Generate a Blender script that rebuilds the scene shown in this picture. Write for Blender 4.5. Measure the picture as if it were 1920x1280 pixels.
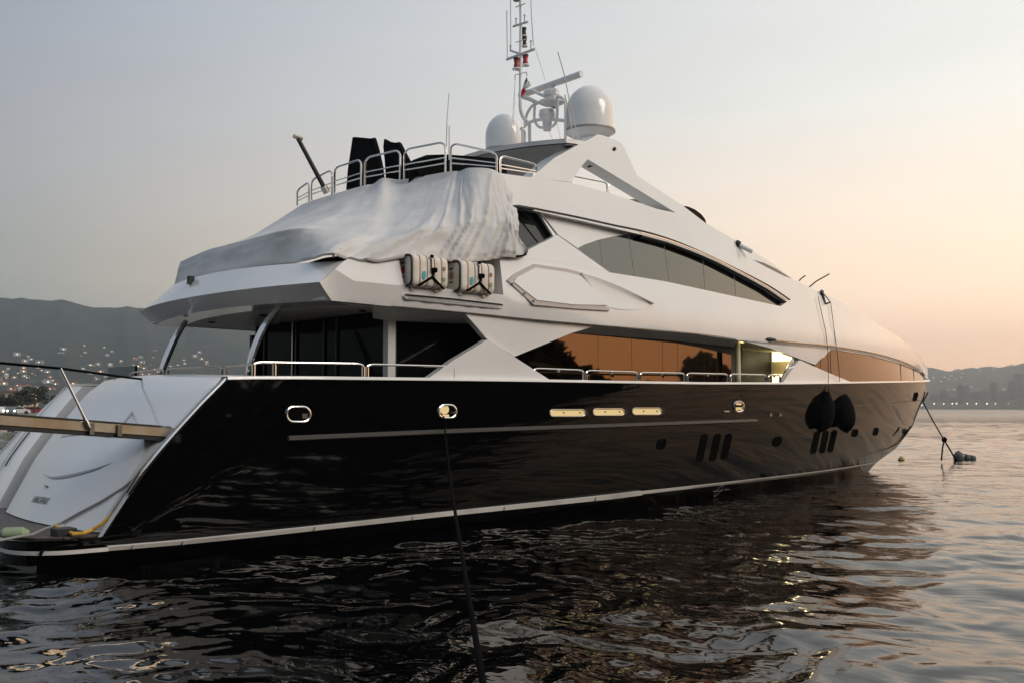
import bpy, math, random
import numpy as np
from mathutils import Vector
from mathutils.geometry import delaunay_2d_cdt

for o in list(bpy.data.objects): bpy.data.objects.remove(o)
SC = bpy.context.scene
COL = SC.collection
rnd = random.Random(7)
rng = np.random.default_rng(5)

# ------------------------------------------------------------------ camera
F = 1900.0                       # focal length in pixels of the 1920 px frame
YAW = math.radians(47.0)         # heading of the view, from the yacht's bow towards port
PIT = math.atan(124 / F)
EYE = np.array([0.0, -17.4, 2.2])
VD = np.array([math.cos(YAW)*math.cos(PIT), math.sin(YAW)*math.cos(PIT), math.sin(PIT)])
RD = np.array([math.sin(YAW), -math.cos(YAW), 0.0])
UD = np.cross(RD, VD)
cam = bpy.data.cameras.new('camera')
cam.sensor_width = 36.0
cam.lens = F / 1920 * 36.0
cam.clip_start = 0.1
cam.clip_end = 20000
camo = bpy.data.objects.new('camera', cam)
COL.objects.link(camo)
camo.location = EYE
camo.rotation_euler = (math.pi/2 + PIT, 0, YAW - math.pi/2)
SC.camera = camo

# ------------------------------------------------------------------ world: dusk sky, glow over the starboard bow
SUN_AZ = math.radians(-20)
w = bpy.data.worlds.new('World'); SC.world = w; w.use_nodes = True
nt = w.node_tree; nt.nodes.clear()
def N(t, **k):
    n = nt.nodes.new(t)
    for a, b in k.items(): setattr(n, a, b)
    return n
L = nt.links.new
tc = N('ShaderNodeTexCoord')
sep = N('ShaderNodeSeparateXYZ'); L(tc.outputs['Generated'], sep.inputs[0])
flat = N('ShaderNodeVectorMath', operation='MULTIPLY'); L(tc.outputs['Generated'], flat.inputs[0]); flat.inputs[1].default_value = (1, 1, 0)
nrm = N('ShaderNodeVectorMath', operation='NORMALIZE'); L(flat.outputs[0], nrm.inputs[0])
dot = N('ShaderNodeVectorMath', operation='DOT_PRODUCT'); L(nrm.outputs[0], dot.inputs[0]); dot.inputs[1].default_value = (math.cos(SUN_AZ), math.sin(SUN_AZ), 0)
fac = N('ShaderNodeMath', operation='DIVIDE'); L(dot.outputs['Value'], fac.inputs[0]); fac.inputs[1].default_value = 0.77
fmx = N('ShaderNodeMath', operation='MAXIMUM'); L(fac.outputs[0], fmx.inputs[0]); fmx.inputs[1].default_value = -0.12
def ramp(stops):
    r = N('ShaderNodeValToRGB'); L(sep.outputs['Z'], r.inputs[0])
    e = r.color_ramp.elements
    while len(e) > 1: e.remove(e[0])
    e[0].position, e[0].color = stops[0][0], (*stops[0][1], 1)
    for p, c in stops[1:]:
        q = e.new(p); q.color = (*c, 1)
    return r
SKY_COOL = [(0.0, (.42,.385,.34)), (.12, (.45,.425,.365)), (.22, (.42,.42,.42)), (.36, (.355,.388,.445)), (1.0, (.30,.36,.45))]
SKY_WARM = [(0.0, (1.52,.82,.46)), (.055, (1.50,.95,.61)), (.11, (1.38,1.03,.73)), (.19, (1.10,.92,.75)), (.28, (.87,.86,.80)), (.36, (.80,.80,.77)), (1.0, (.44,.49,.55))]
ra, rb = ramp(SKY_COOL), ramp(SKY_WARM)
mx = N('ShaderNodeMix', data_type='RGBA', clamp_factor=False)
L(fmx.outputs[0], mx.inputs['Factor']); L(ra.outputs[0], mx.inputs['A']); L(rb.outputs[0], mx.inputs['B'])
SKY_GLOW = [(0.0, (2.0,.98,.46)), (.10, (1.95,1.10,.58)), (.25, (1.45,1.0,.64)), (.45, (.90,.84,.74)), (1.0, (.44,.49,.55))]
rc = ramp(SKY_GLOW)
gl = N('ShaderNodeMapRange', interpolation_type='SMOOTHSTEP'); L(dot.outputs['Value'], gl.inputs[0]); gl.inputs[1].default_value = .76; gl.inputs[2].default_value = 1.0
mg = N('ShaderNodeMix', data_type='RGBA'); L(gl.outputs[0], mg.inputs['Factor']); L(mx.outputs['Result'], mg.inputs['A']); L(rc.outputs[0], mg.inputs['B'])
mpv = N('ShaderNodeMapping'); L(tc.outputs['Generated'], mpv.inputs['Vector']); mpv.inputs['Scale'].default_value = (1.6, 1.6, 9.0)
cn = N('ShaderNodeTexNoise'); L(mpv.outputs[0], cn.inputs['Vector']); cn.inputs['Scale'].default_value = 1.5; cn.inputs['Detail'].default_value = 5; cn.inputs['Roughness'].default_value = .55
cr = N('ShaderNodeMapRange'); L(cn.outputs[0], cr.inputs[0]); cr.inputs[1].default_value = .3; cr.inputs[2].default_value = .7; cr.inputs[3].default_value = .97; cr.inputs[4].default_value = 1.03
cm = N('ShaderNodeVectorMath', operation='SCALE'); L(mg.outputs['Result'], cm.inputs[0]); L(cr.outputs[0], cm.inputs['Scale'])
bg = N('ShaderNodeBackground'); L(cm.outputs[0], bg.inputs['Color']); bg.inputs['Strength'].default_value = 1.2
wo = N('ShaderNodeOutputWorld'); L(bg.outputs[0], wo.inputs['Surface'])

# ------------------------------------------------------------------ soft sun lamp off the starboard beam, added to brighten the white side
sl = bpy.data.lights.new('sun', 'SUN'); sl.energy = 1.55; sl.angle = math.radians(28); sl.color = (1.0, .87, .74)
so = bpy.data.objects.new('sun', sl); COL.objects.link(so)
SUN_EL = math.radians(30); SUN_L = math.radians(-72)
sd = Vector((math.cos(SUN_L)*math.cos(SUN_EL), math.sin(SUN_L)*math.cos(SUN_EL), math.sin(SUN_EL)))
so.rotation_euler = sd.to_track_quat('Z', 'Y').to_euler()

SC.view_settings.view_transform = 'Standard'
SC.view_settings.look = 'None'
SC.view_settings.exposure = 0.0
SC.view_settings.gamma = 1.0
SC.render.engine = 'CYCLES'
SC.cycles.use_denoising = True
SC.cycles.max_bounces = 8
SC.cycles.glossy_bounces = 5
SC.cycles.transmission_bounces = 4
SC.cycles.volume_bounces = 0
SC.cycles.caustics_reflective = False
SC.cycles.caustics_refractive = False

# ------------------------------------------------------------------ materials
MATS = {}
def mat(name, col, rough=.5, metal=0., emis=None, es=0., noise=None, bump=None, coat=0., spec=None, ior=None):
    m = bpy.data.materials.new(name); m.use_nodes = True
    t = m.node_tree; b = t.nodes['Principled BSDF']
    b.inputs['Base Color'].default_value = (*col, 1)
    b.inputs['Roughness'].default_value = rough
    b.inputs['Metallic'].default_value = metal
    if coat: b.inputs['Coat Weight'].default_value = coat; b.inputs['Coat Roughness'].default_value = .03
    if spec is not None: b.inputs['Specular IOR Level'].default_value = spec
    if ior: b.inputs['IOR'].default_value = ior
    if emis:
        b.inputs['Emission Color'].default_value = (*emis, 1); b.inputs['Emission Strength'].default_value = es
    tcn = t.nodes.new('ShaderNodeTexCoord')
    if noise:                     # (scale, second colour, low, high)
        nz = t.nodes.new('ShaderNodeTexNoise'); nz.inputs['Scale'].default_value = noise[0]; nz.inputs['Detail'].default_value = 6
        t.links.new(tcn.outputs['Object'], nz.inputs['Vector'])
        mr = t.nodes.new('ShaderNodeMapRange'); mr.inputs[1].default_value = noise[2]; mr.inputs[2].default_value = noise[3]
        t.links.new(nz.outputs[0], mr.inputs[0])
        mi = t.nodes.new('ShaderNodeMix'); mi.data_type = 'RGBA'
        mi.inputs['A'].default_value = (*col, 1); mi.inputs['B'].default_value = (*noise[1], 1)
        t.links.new(mr.outputs[0], mi.inputs['Factor']); t.links.new(mi.outputs['Result'], b.inputs['Base Color'])
    if bump:                      # (scale, strength, distance)
        nz = t.nodes.new('ShaderNodeTexNoise'); nz.inputs['Scale'].default_value = bump[0]; nz.inputs['Detail'].default_value = 4
        t.links.new(tcn.outputs['Object'], nz.inputs['Vector'])
        bp = t.nodes.new('ShaderNodeBump'); bp.inputs['Strength'].default_value = bump[1]; bp.inputs['Distance'].default_value = bump[2]
        t.links.new(nz.outputs[0], bp.inputs['Height']); t.links.new(bp.outputs[0], b.inputs['Normal'])
    MATS[name] = m
    return m
mat('gelcoat', (.79,.785,.77), .16, noise=(.7, (.745,.735,.715), .45, .75), coat=.6)
mat('gelcoat_shadow', (.62,.62,.60), .4, noise=(2., (.55,.55,.53), .4, .7))  # greyer copy of gelcoat with shade in its colour; also on grey fittings
mat('hull_paint', (.002,.002,.0022), .03, spec=.22, bump=(.35, .03, .05))
mat('black_plastic', (.012,.012,.013), .5)
mat('black_canvas', (.0035,.0035,.0045), .9, spec=.08, bump=(9, .4, .03))
mat('bronze_glass', (.135,.084,.046), .02, 1.0, bump=(.5, .05, .02))
mat('dark_glass', (.01,.011,.012), .03, coat=.4)
mat('grey_glass', (.165,.17,.16), .06, 1.0, bump=(.6, .05, .02))
mat('port_black', (.003,.003,.003), .9, spec=.03)
mat('black_glass', (.004,.004,.004), .05, spec=.05)
mat('gangway_steel', (.74,.64,.50), .33, 1.0, noise=(2.5, (.62,.46,.30), .4, .65))
mat('rail_grey', (.07,.068,.065), .4)
mat('hatch_trim', (.46,.41,.38), .35)
mat('stainless', (.72,.71,.69), .16, 1.0)
mat('worn_stainless', (.55,.52,.47), .28, 1.0, noise=(3., (.48,.38,.28), .4, .65))
mat('white_strip', (.70,.68,.64), .45, noise=(1.2, (.55,.53,.50), .45, .7))
mat('grey_strip', (.30,.29,.27), .4)
mat('teak', (.13,.105,.085), .7, noise=(9., (.08,.065,.055), .4, .6))
mat('tarp', (.68,.67,.65), .85, noise=(1.6, (.58,.57,.555), .35, .7), bump=(5., .35, .04))
mat('rope_black', (.0025,.0025,.0025), .9, spec=.03)
mat('rope_grey', (.30,.30,.30), .9)
mat('rope_brown', (.07,.045,.03), .9)
mat('hose_yellow', (.72,.42,.06), .5)
mat('raft_white', (.78,.74,.66), .5, noise=(6., (.66,.60,.50), .4, .7))
mat('raft_seam', (.36,.20,.14), .7)
mat('red_paint', (.45,.03,.04), .5)
mat('cyan_paint', (.06,.38,.44), .5)
mat('green_cloth', (.05,.22,.10), .8)
mat('white_cloth', (.75,.75,.72), .8)
mat('red_cloth', (.55,.02,.06), .8)
mat('red_lens', (.35,.02,.03), .25)
mat('lamp_warm', (.8,.7,.5), .5, emis=(1., .80, .42), es=3.0)
mat('lamp_vestibule', (.8,.7,.5), .5, emis=(1., .84, .50), es=2.2)
mat('cream_wall', (.62,.55,.35), .5)
mat('slot_lit', (.55,.45,.25), .35, emis=(.80, .58, .26), es=.55)  # portlight glow; on the bollard and rollers it stands for light falling there
mat('buoy_grey', (.11,.12,.115), .7, noise=(8., (.05,.055,.05), .4, .65))
mat('buoy_yellow', (.32,.26,.05), .6)
mat('mist_green', (.32,.40,.25), .8)
mat('name_grey', (.13,.14,.15), .5)

# ------------------------------------------------------------------ pixel -> point on a chosen real surface
def ray(px, py):
    d = VD*F + RD*(px-960) + UD*(640-py)
    return d/np.linalg.norm(d)
def on_axis(px, py, a, v):
    d = ray(px, py); return EYE + d*((v-EYE[a])/d[a])
def at_x(px, py, v): return on_axis(px, py, 0, v)
def at_y(px, py, v): return on_axis(px, py, 1, v)
def at_z(px, py, v): return on_axis(px, py, 2, v)
def at_depth(px, py, dep):
    d = ray(px, py); return EYE + d*(dep/(d@VD))
def row_of(p):
    q = np.asarray(p)-EYE; return 640 - F*(q@UD)/(q@VD)
def col_of(p):
    q = np.asarray(p)-EYE; return 960 + F*(q@RD)/(q@VD)
def raise_to(p, py):             # the point above p seen at row py
    lo, hi = p[2]-.3, p[2]+8
    for _ in range(40):
        m = (lo+hi)/2
        if row_of((p[0], p[1], m)) > py: lo = m
        else: hi = m
    return np.array([p[0], p[1], (lo+hi)/2])
def march(px, py, f, t0=9., t1=60., st=.06):
    d = ray(px, py); prev = f(EYE+d*t0); t = t0; best = (abs(prev), t0)
    while t < t1:
        t += st; v = f(EYE+d*t)
        if abs(v) < best[0]: best = (abs(v), t)
        if prev <= 0 < v:
            a, b = t-st, t
            for _ in range(30):
                m = (a+b)/2
                if f(EYE+d*m) > 0: b = m
                else: a = m
            return EYE+d*b
        prev = v
    return EYE+d*best[1]

# superstructure side: half breadth at (x, z)
def smooth(a, b, x):
    t = min(1., max(0., (x-a)/(b-a))); return t*t*(3-2*t)
BOW = 37.78
def S(x, z):
    if x > BOW: return -(x-BOW)*.5
    b = 3.5
    if x > 13: b = 3.5*(1-((x-13)/(BOW-13))**2.4)
    k = 1 - .75*smooth(27, 37, x)
    tuck = .42*(1-smooth(9.5, 16, x)) + .06
    d = z-4.2
    return b - (.28*d*k if d > 0 else -tuck*d)
def on_S(px, py, off=0.): return march(px, py, lambda p: p[1]+S(p[0], p[2])-off)

# hull side: half breadth at (x, z)
STEM_Z = [-.8, 0, .27, .74, 1.49, 2.68, 3.25, 3.7]
STEM_X = [30.5, 33.1, 33.6, 35.15, 36.44, 37.6, 37.94, 38.15]
def stem(z): return float(np.interp(z, STEM_Z, STEM_X))
def Hh(x, z):
    v = min(1.2, max(-.2, (z-.3)/2.6))
    B = 3.40+.1*v; x0 = 9+3*v; p = 1.95+.6*v; xs = stem(z)
    if x > xs: return -(x-xs)*.5
    h = B
    if x > x0: h = B*(1-((x-x0)/(xs-x0))**p)
    if z < .3: h -= .5*(.3-z)*min(1., h)
    xc = 8.68-(2.66-z)*1.35
    if x < xc: h -= .118*(xc-x)
    return h
def on_H(px, py, off=0.): return march(px, py, lambda p: p[1]+Hh(p[0], p[2])-off)

# ------------------------------------------------------------------ mesh helpers
class MB:
    def __init__(s): s.v, s.f, s.m = [], [], []
    def add(s, vs, fs, mi=0):
        o = len(s.v); s.v += [tuple(map(float, q)) for q in vs]
        s.f += [tuple(o+i for i in q) for q in fs]; s.m += [mi]*len(fs); return s
    def box(s, a, b, mi=0, M=None):
        x0, y0, z0 = a; x1, y1, z1 = b
        vs = [(x0,y0,z0),(x1,y0,z0),(x1,y1,z0),(x0,y1,z0),(x0,y0,z1),(x1,y0,z1),(x1,y1,z1),(x0,y1,z1)]
        if M: vs = [M(v) for v in vs]
        return s.add(vs, [(0,3,2,1),(4,5,6,7),(0,1,5,4),(1,2,6,5),(2,3,7,6),(3,0,4,7)], mi)
    def tube(s, path, r, n=8, closed=False, mi=0):
        P = [np.asarray(p, float) for p in path]; k = len(P)
        rs = r if isinstance(r, (list, tuple)) else [r]*k
        vs, fs = [], []; up = None
        for i in range(k):
            a = P[i-1] if (i or closed) else P[i]; b = P[(i+1) % k] if (i < k-1 or closed) else P[i]
            t = b-a; t = t/(np.linalg.norm(t)+1e-12)
            if up is None:
                up = np.array([0,0,1.]) if abs(t[2]) < .9 else np.array([1.,0,0])
            e = up-t*(up@t); e /= np.linalg.norm(e)+1e-12; up = e; g = np.cross(t, e)
            for j in range(n):
                an = 2*math.pi*j/n; vs.append(P[i]+rs[i]*(e*math.cos(an)+g*math.sin(an)))
        for i in range(k if closed else k-1):
            for j in range(n):
                a = i*n+j; b = i*n+(j+1) % n; c = ((i+1) % k)*n+(j+1) % n; d = ((i+1) % k)*n+j
                fs.append((a,b,c,d))
        if not closed:
            fs.append(tuple(range(n-1,-1,-1))); fs.append(tuple((k-1)*n+j for j in range(n)))
        return s.add(vs, fs, mi)
    def lathe(s, c, prof, n=24, mi=0, ax=None):
        """prof: (radius, height) pairs, turned about the axis ax through c"""
        c = np.asarray(c, float); ax = np.array([0,0,1.]) if ax is None else np.asarray(ax, float)/np.linalg.norm(ax)
        e = np.cross(ax, [0,1,0] if abs(ax[1]) < .9 else [1,0,0]); e /= np.linalg.norm(e); g = np.cross(ax, e)
        vs, fs = [], []
        for r, h in prof:
            for j in range(n):
                an = 2*math.pi*j/n; vs.append(c+ax*h+r*(e*math.cos(an)+g*math.sin(an)))
        for i in range(len(prof)-1):
            for j in range(n):
                fs.append((i*n+j, i*n+(j+1) % n, (i+1)*n+(j+1) % n, (i+1)*n+j))
        if prof[0][0] > 1e-4: fs.append(tuple(range(n-1,-1,-1)))
        if prof[-1][0] > 1e-4: fs.append(tuple((len(prof)-1)*n+j for j in range(n)))
        return s.add(vs, fs, mi)
    def grid(s, rows, mi=0, flip=False, thick=None):
        """rows of points -> quads; thick: offset vector for a second, closed skin"""
        R, Cn = len(rows), len(rows[0])
        vs = [p for r in rows for p in r]; fs = []
        for i in range(R-1):
            for j in range(Cn-1):
                q = (i*Cn+j, i*Cn+j+1, (i+1)*Cn+j+1, (i+1)*Cn+j)
                fs.append(q[::-1] if flip else q)
        if thick is not None:
            n = len(vs); t = np.asarray(thick, float)
            vs = vs+[np.asarray(p, float)+t for p in vs]
            fs = fs+[tuple(n+i for i in q[::-1]) for q in fs]
            rim = [j for j in range(Cn)]+[i*Cn+Cn-1 for i in range(1,R)]+[(R-1)*Cn+j for j in range(Cn-2,-1,-1)]+[i*Cn for i in range(R-2,0,-1)]
            for a, b in zip(rim, rim[1:]+rim[:1]):
                q = (b, a, n+a, n+b); fs.append(q[::-1] if flip else q)
        return s.add(vs, fs, mi)
    def build(s, name, mats, parent=None, smooth_deg=35, loc=None):
        me = bpy.data.meshes.new(name); me.from_pydata(s.v, [], s.f); me.update()
        ms = mats if isinstance(mats, (list, tuple)) else [mats]
        for q in ms: me.materials.append(MATS[q] if isinstance(q, str) else q)
        if len(ms) > 1: me.polygons.foreach_set('material_index', s.m)
        if smooth_deg:
            me.polygons.foreach_set('use_smooth', [True]*len(me.polygons))
            me.set_sharp_from_angle(angle=math.radians(smooth_deg))
        o = bpy.data.objects.new(name, me); COL.objects.link(o)
        put(o, parent, loc)
        return o
WL = {}
def put(o, parent=None, loc=None):
    wl = np.zeros(3) if loc is None else np.asarray(loc, float)
    WL[o.name] = wl
    if parent:
        o.parent = parent; o.location = wl-WL[parent.name]
    else: o.location = wl
def thing(name, label, cat, loc=(0,0,0), group=None):
    o = bpy.data.objects.new(name, None); COL.objects.link(o); o.empty_display_size = .3
    put(o, None, loc); tag(o, label, cat, group); return o
def tag(o, label, cat, group=None):
    o['label'] = label; o['category'] = cat
    if group: o['group'] = group
    return o
def structure(o): o['kind'] = 'structure'; return o
def port_copy(o):                # the same part on the port side
    c = o.copy(); COL.objects.link(c); c.parent = o.parent
    c.location = o.location
    c.scale = (1,-1,1); WL[c.name] = WL[o.name]
    for ch in o.children:
        d = ch.copy(); COL.objects.link(d); d.parent = c; WL[d.name] = WL[ch.name]
    return c

def dens(px, step=22, closed=True):
    out = []; n = len(px)
    for i in range(n if closed else n-1):
        a, b = px[i], px[(i+1) % n]; k = max(1, int(math.hypot(a[0]-b[0], a[1]-b[1])/step))
        for j in range(k): out.append((a[0]+(b[0]-a[0])*j/k, a[1]+(b[1]-a[1])*j/k))
    if not closed: out.append(px[-1])
    return out
def curve(px, n=8, closed=False):  # Catmull-Rom through pixels
    P = [np.asarray(p, float) for p in px]; k = len(P); out = []
    for i in range(k if closed else k-1):
        g = lambda j: P[j % k] if closed else P[min(k-1, max(0, j))]
        a, b, c, d = g(i-1), g(i), g(i+1), g(i+2)
        for t in np.arange(n)/n:
            out.append(.5*((2*b)+(c-a)*t+(2*a-5*b+4*c-d)*t*t+(3*b-a-3*c+d)*t**3))
    if not closed: out.append(P[-1])
    return out
def inside(poly, q):
    x, y = q; c = False; n = len(poly); j = n-1
    for i in range(n):
        xi, yi = poly[i]; xj, yj = poly[j]
        if (yi > y) != (yj > y) and x < (xj-xi)*(y-yi)/(yj-yi)+xi: c = not c
        j = i
    return c
def edge_dist(poly, q):
    P = np.asarray(poly); Q = np.roll(P, -1, 0); d = Q-P; t = np.clip(((q-P)*d).sum(1)/((d*d).sum(1)+1e-12), 0, 1)
    return np.sqrt((((P+d*t[:,None])-q)**2).sum(1)).min()
def skin(poly3, surf, off, thick, gx=.45, gz=.25, mb=None, mi=0):
    """closed shell over an (x, z) outline lying on y = -(surf(x, z) - off), thick metres inboard"""
    P = [(float(p[0]), float(p[2])) for p in poly3]
    ar = sum(a[0]*b[1]-b[0]*a[1] for a, b in zip(P, P[1:]+P[:1]))
    if ar < 0: P = P[::-1]
    n = len(P); pts = list(P)
    xs = [p[0] for p in P]; zs = [p[1] for p in P]
    x = min(xs)+gx/2
    while x < max(xs):
        z = min(zs)+gz/2
        while z < max(zs):
            if inside(P, (x, z)) and edge_dist(P, np.array([x, z])) > .35*min(gx, gz): pts.append((x, z))
            z += gz
        x += gx
    vo, _, fo, ov, _, _ = delaunay_2d_cdt([Vector(p) for p in pts], [], [list(range(n))], 1, 1e-5)
    vs = [(v.x, -(surf(v.x, v.y)-off), v.y) for v in vo]; m = len(vs)
    fs = [tuple(f) for f in fo]
    fs2 = []
    for f in fs:
        a, b, c = (vo[i] for i in f[:3])
        fs2.append(f if (b-a).cross(c-a) > 0 else f[::-1])
    fs = fs2
    cnt = {}
    for f in fs:
        for a, b in zip(f, f[1:]+f[:1]): cnt[(a, b)] = 1
    rim = [(a, b) for (a, b) in cnt if (b, a) not in cnt]
    vi = [(v[0], min(v[1]+thick, 0.02), v[2]) for v in vs]
    mb = mb or MB()
    mb.add(vs+vi, fs+[tuple(m+i for i in f[::-1]) for f in fs]+[(b, a, m+a, m+b) for a, b in rim], mi)
    return mb
def flat_y(v): return lambda x, z: v

# ================================================================== the motor yacht
YACHT = thing('motor_yacht', 'large motor yacht with glossy black hull and white superstructure moored by its stern', 'yacht', (20,0,0))
Y = YACHT

# ---- hull
SHEER = [(430,709.5),(470,708.5),(560,708.5),(700,710),(850,711.5),(1000,713.5),(1150,716),(1320,718.5),(1480,718.5),(1560,717.5),(1620,716.5),(1680,715.5),(1725,714.6),(1738,714.2)]
sh = [on_H(x, y) for x, y in SHEER]
SX = [p[0] for p in sh]+[stem(3.24)]; SZ = [p[2] for p in sh]+[3.24]
def zs(x): return float(np.interp(x, SX, SZ))
AFT = [at_y(*q, -3.3) for q in [(191,1005),(230,946),(269,886),(305,842),(341,801),(385,753),(428,710)]]
AZ = [p[2] for p in AFT]; AX = [p[0] for p in AFT]
def xa(z): return 4.65 if z < .425 else float(np.interp(z, AZ, AX))
def hull_rows(nw=26, nu=110, zb=-.7):
    rows = []
    for i in range(nw+1):
        w_ = i/nw; r = []
        for j in range(nu+1):
            u = j/nu; u = 1-(1-u)**1.35; x = 8+u*29
            for _ in range(12):
                top = zs(x); z = zb+w_*(top-zb); x = xa(z)+u*(stem(z)-xa(z))
            r.append((x, -max(0., Hh(x, z)), z))
        rows.append(r)
    return rows
HR = hull_rows()
mb = MB()
mb.grid(HR)
mb.grid([[(x, -y, z) for x, y, z in r] for r in HR], flip=True)
# transom closure and deck inside the hull
mb.add([(4.65,-3.2,-.7),(4.65,3.2,-.7),(4.65,3.2,.42),(4.65,-3.2,.42)], [(0,1,2,3)])
HULL = mb.build('hull', 'hull_paint', Y, 40)

def hull_tube(px, r, off, name, m, parent, n=6):
    return MB().tube([on_H(x, y, -off) for x, y in dens(px, 25, False)], r, n).build(name, m, parent)
# capping rail along the sheer
cp = [(x, -(Hh(x, zs(x))+.02), zs(x)) for x in list(np.linspace(7.25, 36, 70))+list(np.linspace(36.2, 37.87, 14))]
mb = MB()
for s in (1, -1):
    rows = []
    for i, (x, y, z) in enumerate(cp):
        y2 = min(-.0, y); wd = min(.2, abs(y2)+.02)
        rows.append([(x, s*(y2-.03), z-.015), (x, s*(y2-.03), z+.022), (x, s*(y2-.015), z+.036), (x, s*(y2+wd), z+.036), (x, s*(y2+wd), z-.015)])
    mb.grid(rows, flip=(s > 0))
mb.build('capping_rail', 'gelcoat', Y, 50)
# stern fender strip (thick, jointed) and thinner boot stripe
def stripe(top, bot, proud, name, m):
    T = [on_H(x, y) for x, y in top]; B = [on_H(x, y) for x, y in bot]
    rows = []
    for t, b in zip(T, B):
        ht = Hh(t[0], t[2]); hb = Hh(b[0], b[2])
        rows.append([(t[0], -ht+.02, t[2]+.0), (t[0], -ht-proud, t[2]-.012), (b[0], -hb-proud, b[2]+.012), (b[0], -hb+.02, b[2])])
    return MB().grid(rows, flip=True), rows
PT = curve([(200,1022),(340,1010),(480,995.5),(660,976.5),(840,957),(1000,940.5),(1100,930),(1150,924.5),(1200,918.5)], 5)
PB = curve([(200,1032.5),(340,1020.5),(480,1006.5),(660,986.5),(840,967),(1000,950.5),(1100,940),(1150,934.7),(1200,928)], 5)
mbs, rws = stripe(PT, PB, .07, '', '')
# wrap round the stern corner of the platform
t0, b0 = rws[0][1], rws[0][2]
wrap = []
for k in range(0, 9):
    a = math.radians(90*k/8)
    x = 5.15-.75*math.sin(a); y = t0[1]+.02 + .75*(1-math.cos(a))
    wrap.append((x, y))
wrap = [(t0[0]-(t0[0]-5.15)*k/3, t0[1]+.02*k/3) for k in range(0, 3)]+wrap+[(4.40-.04*(1-abs(y)/2.5), y) for y in np.linspace(-2.4, 2.4, 9)]
zt, zb = t0[2], b0[2]
wrows = [[(x, y+.0, zt), (x, y, zt), (x, y, zb), (x, y, zb)] for x, y in wrap]
mbs.add([p for r in wrows for p in (r[1], r[2])], [(2*i, 2*i+1, 2*i+3, 2*i+2)[::1] for i in range(len(wrows)-1)])
FS = mbs.build('fender_strip', 'white_strip', HULL, 40)
for px in (250, 340, 583, 783, 949, 1115):
    i = min(range(len(PT)), key=lambda k: abs(PT[k][0]-px)); r = rws[i]
    MB().box((r[1][0]-.012, r[1][1]-.004, r[2][2]), (r[1][0]+.012, r[1][1]+.05, r[1][2])).build('strip_joint', 'grey_strip', HULL, 0)
PT = curve([(1200,919.5),(1346,904),(1500,887),(1580,876.5),(1642,866.2)], 8)
PB = curve([(1200,927),(1346,910.2),(1500,893.2),(1580,881.5),(1640,869.5)], 8)
mbs, _ = stripe(PT, PB, .012, '', '')
BS = mbs.build('boot_stripe', 'white_strip', HULL, 40)
port_copy(BS)
# classification mark under the stripe: circle with a bar and letters
c0 = on_H(1346, 919, -.006)
mb = MB(); rr = .12
mb.tube([(c0[0]+rr*math.cos(a), -(Hh(c0[0]+rr*math.cos(a), c0[2]+rr*1.2*math.sin(a))+.03), c0[2]+rr*1.2*math.sin(a)) for a in np.linspace(0, 2*math.pi, 24, endpoint=False)], .006, 5, True)
mb.tube([on_H(1337.5, 920.6, -.035), on_H(1355, 918.6, -.035)], .006, 5)
mb.tube([on_H(1358, 917.5, -.035), on_H(1367, 916.6, -.035)], .006, 5)
mb.build('load_line_mark', 'grey_strip', HULL)
# long rubbing rail high on the side
RR = curve([(540,821.5),(700,814.5),(900,806),(1100,799),(1280,792.5),(1418,787.5)], 8)
MB().tube([on_H(x, y, -.02) for x, y in RR], .045, 6).build('rubbing_rail', 'rail_grey', HULL)

# ---- openings in the hull side
def rrect(cx, cy, w_, h_, r, n=5, skew=0.):
    out = []
    for (sx, sy, a0) in ((1,1,0),(-1,1,90),(-1,-1,180),(1,-1,270)):
        for k in range(n+1):
            a = math.radians(a0+90*k/n); X = sx*(w_/2-r)+r*math.cos(a); Yp = sy*(h_/2-r)+r*math.sin(a)
            out.append((cx+X+skew*Yp, cy+Yp))
    return out
def hull_patch(px, name, m, parent, off=-.005, th=.03):
    return skin([on_H(x, y) for x, y in px], Hh, off, th, .2, .12).build(name, m, parent, 20)
def ring(px, r, name, parent, m='stainless', off=-.01):
    return MB().tube([on_H(x, y, off) for x, y in px], r, 8, True).build(name, m, parent)
for (cx, cy, w_, h_) in ((559,776,44,28),(838.5,770.5,32.5,24),(1385,761.5,17.5,19)):
    o = rrect(cx, cy, w_, h_, min(w_, h_)/2*.92)
    R_ = ring(o, .023 if cx < 1000 else .030, 'fairlead', HULL)
    hull_patch(rrect(cx, cy, w_-2, h_-2, min(w_, h_)/2*.88), 'fairlead_opening', 'port_black', R_)
    if cx < 600:
        hull_patch(rrect(571, 779, 9, 9, 1), 'roller', 'worn_stainless', R_, -.012)
    elif cx < 1000:
        hull_patch(rrect(832.5, 767, 17, 17, 8), 'bollard', 'slot_lit', R_, -.014)  # light on the bollard is put in as a glow of its own
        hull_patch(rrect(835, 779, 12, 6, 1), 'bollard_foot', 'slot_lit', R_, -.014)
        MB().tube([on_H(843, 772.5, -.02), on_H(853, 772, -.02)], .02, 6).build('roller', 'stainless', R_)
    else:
        hull_patch(rrect(1385, 765, 11, 5, 1), 'roller', 'slot_lit', R_, -.014)  # rollers glow too, light put into their material
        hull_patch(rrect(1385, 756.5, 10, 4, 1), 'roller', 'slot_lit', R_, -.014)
hull_patch(rrect(1362.5, 770.3, 9, 2, .8), 'name_plate', 'white_strip', HULL, -.012)
for cx in (1445, 1463): hull_patch(rrect(cx, 777, 4, 5.5, 1.9), 'drain_outlet', 'worn_stainless', HULL, -.014)
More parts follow.
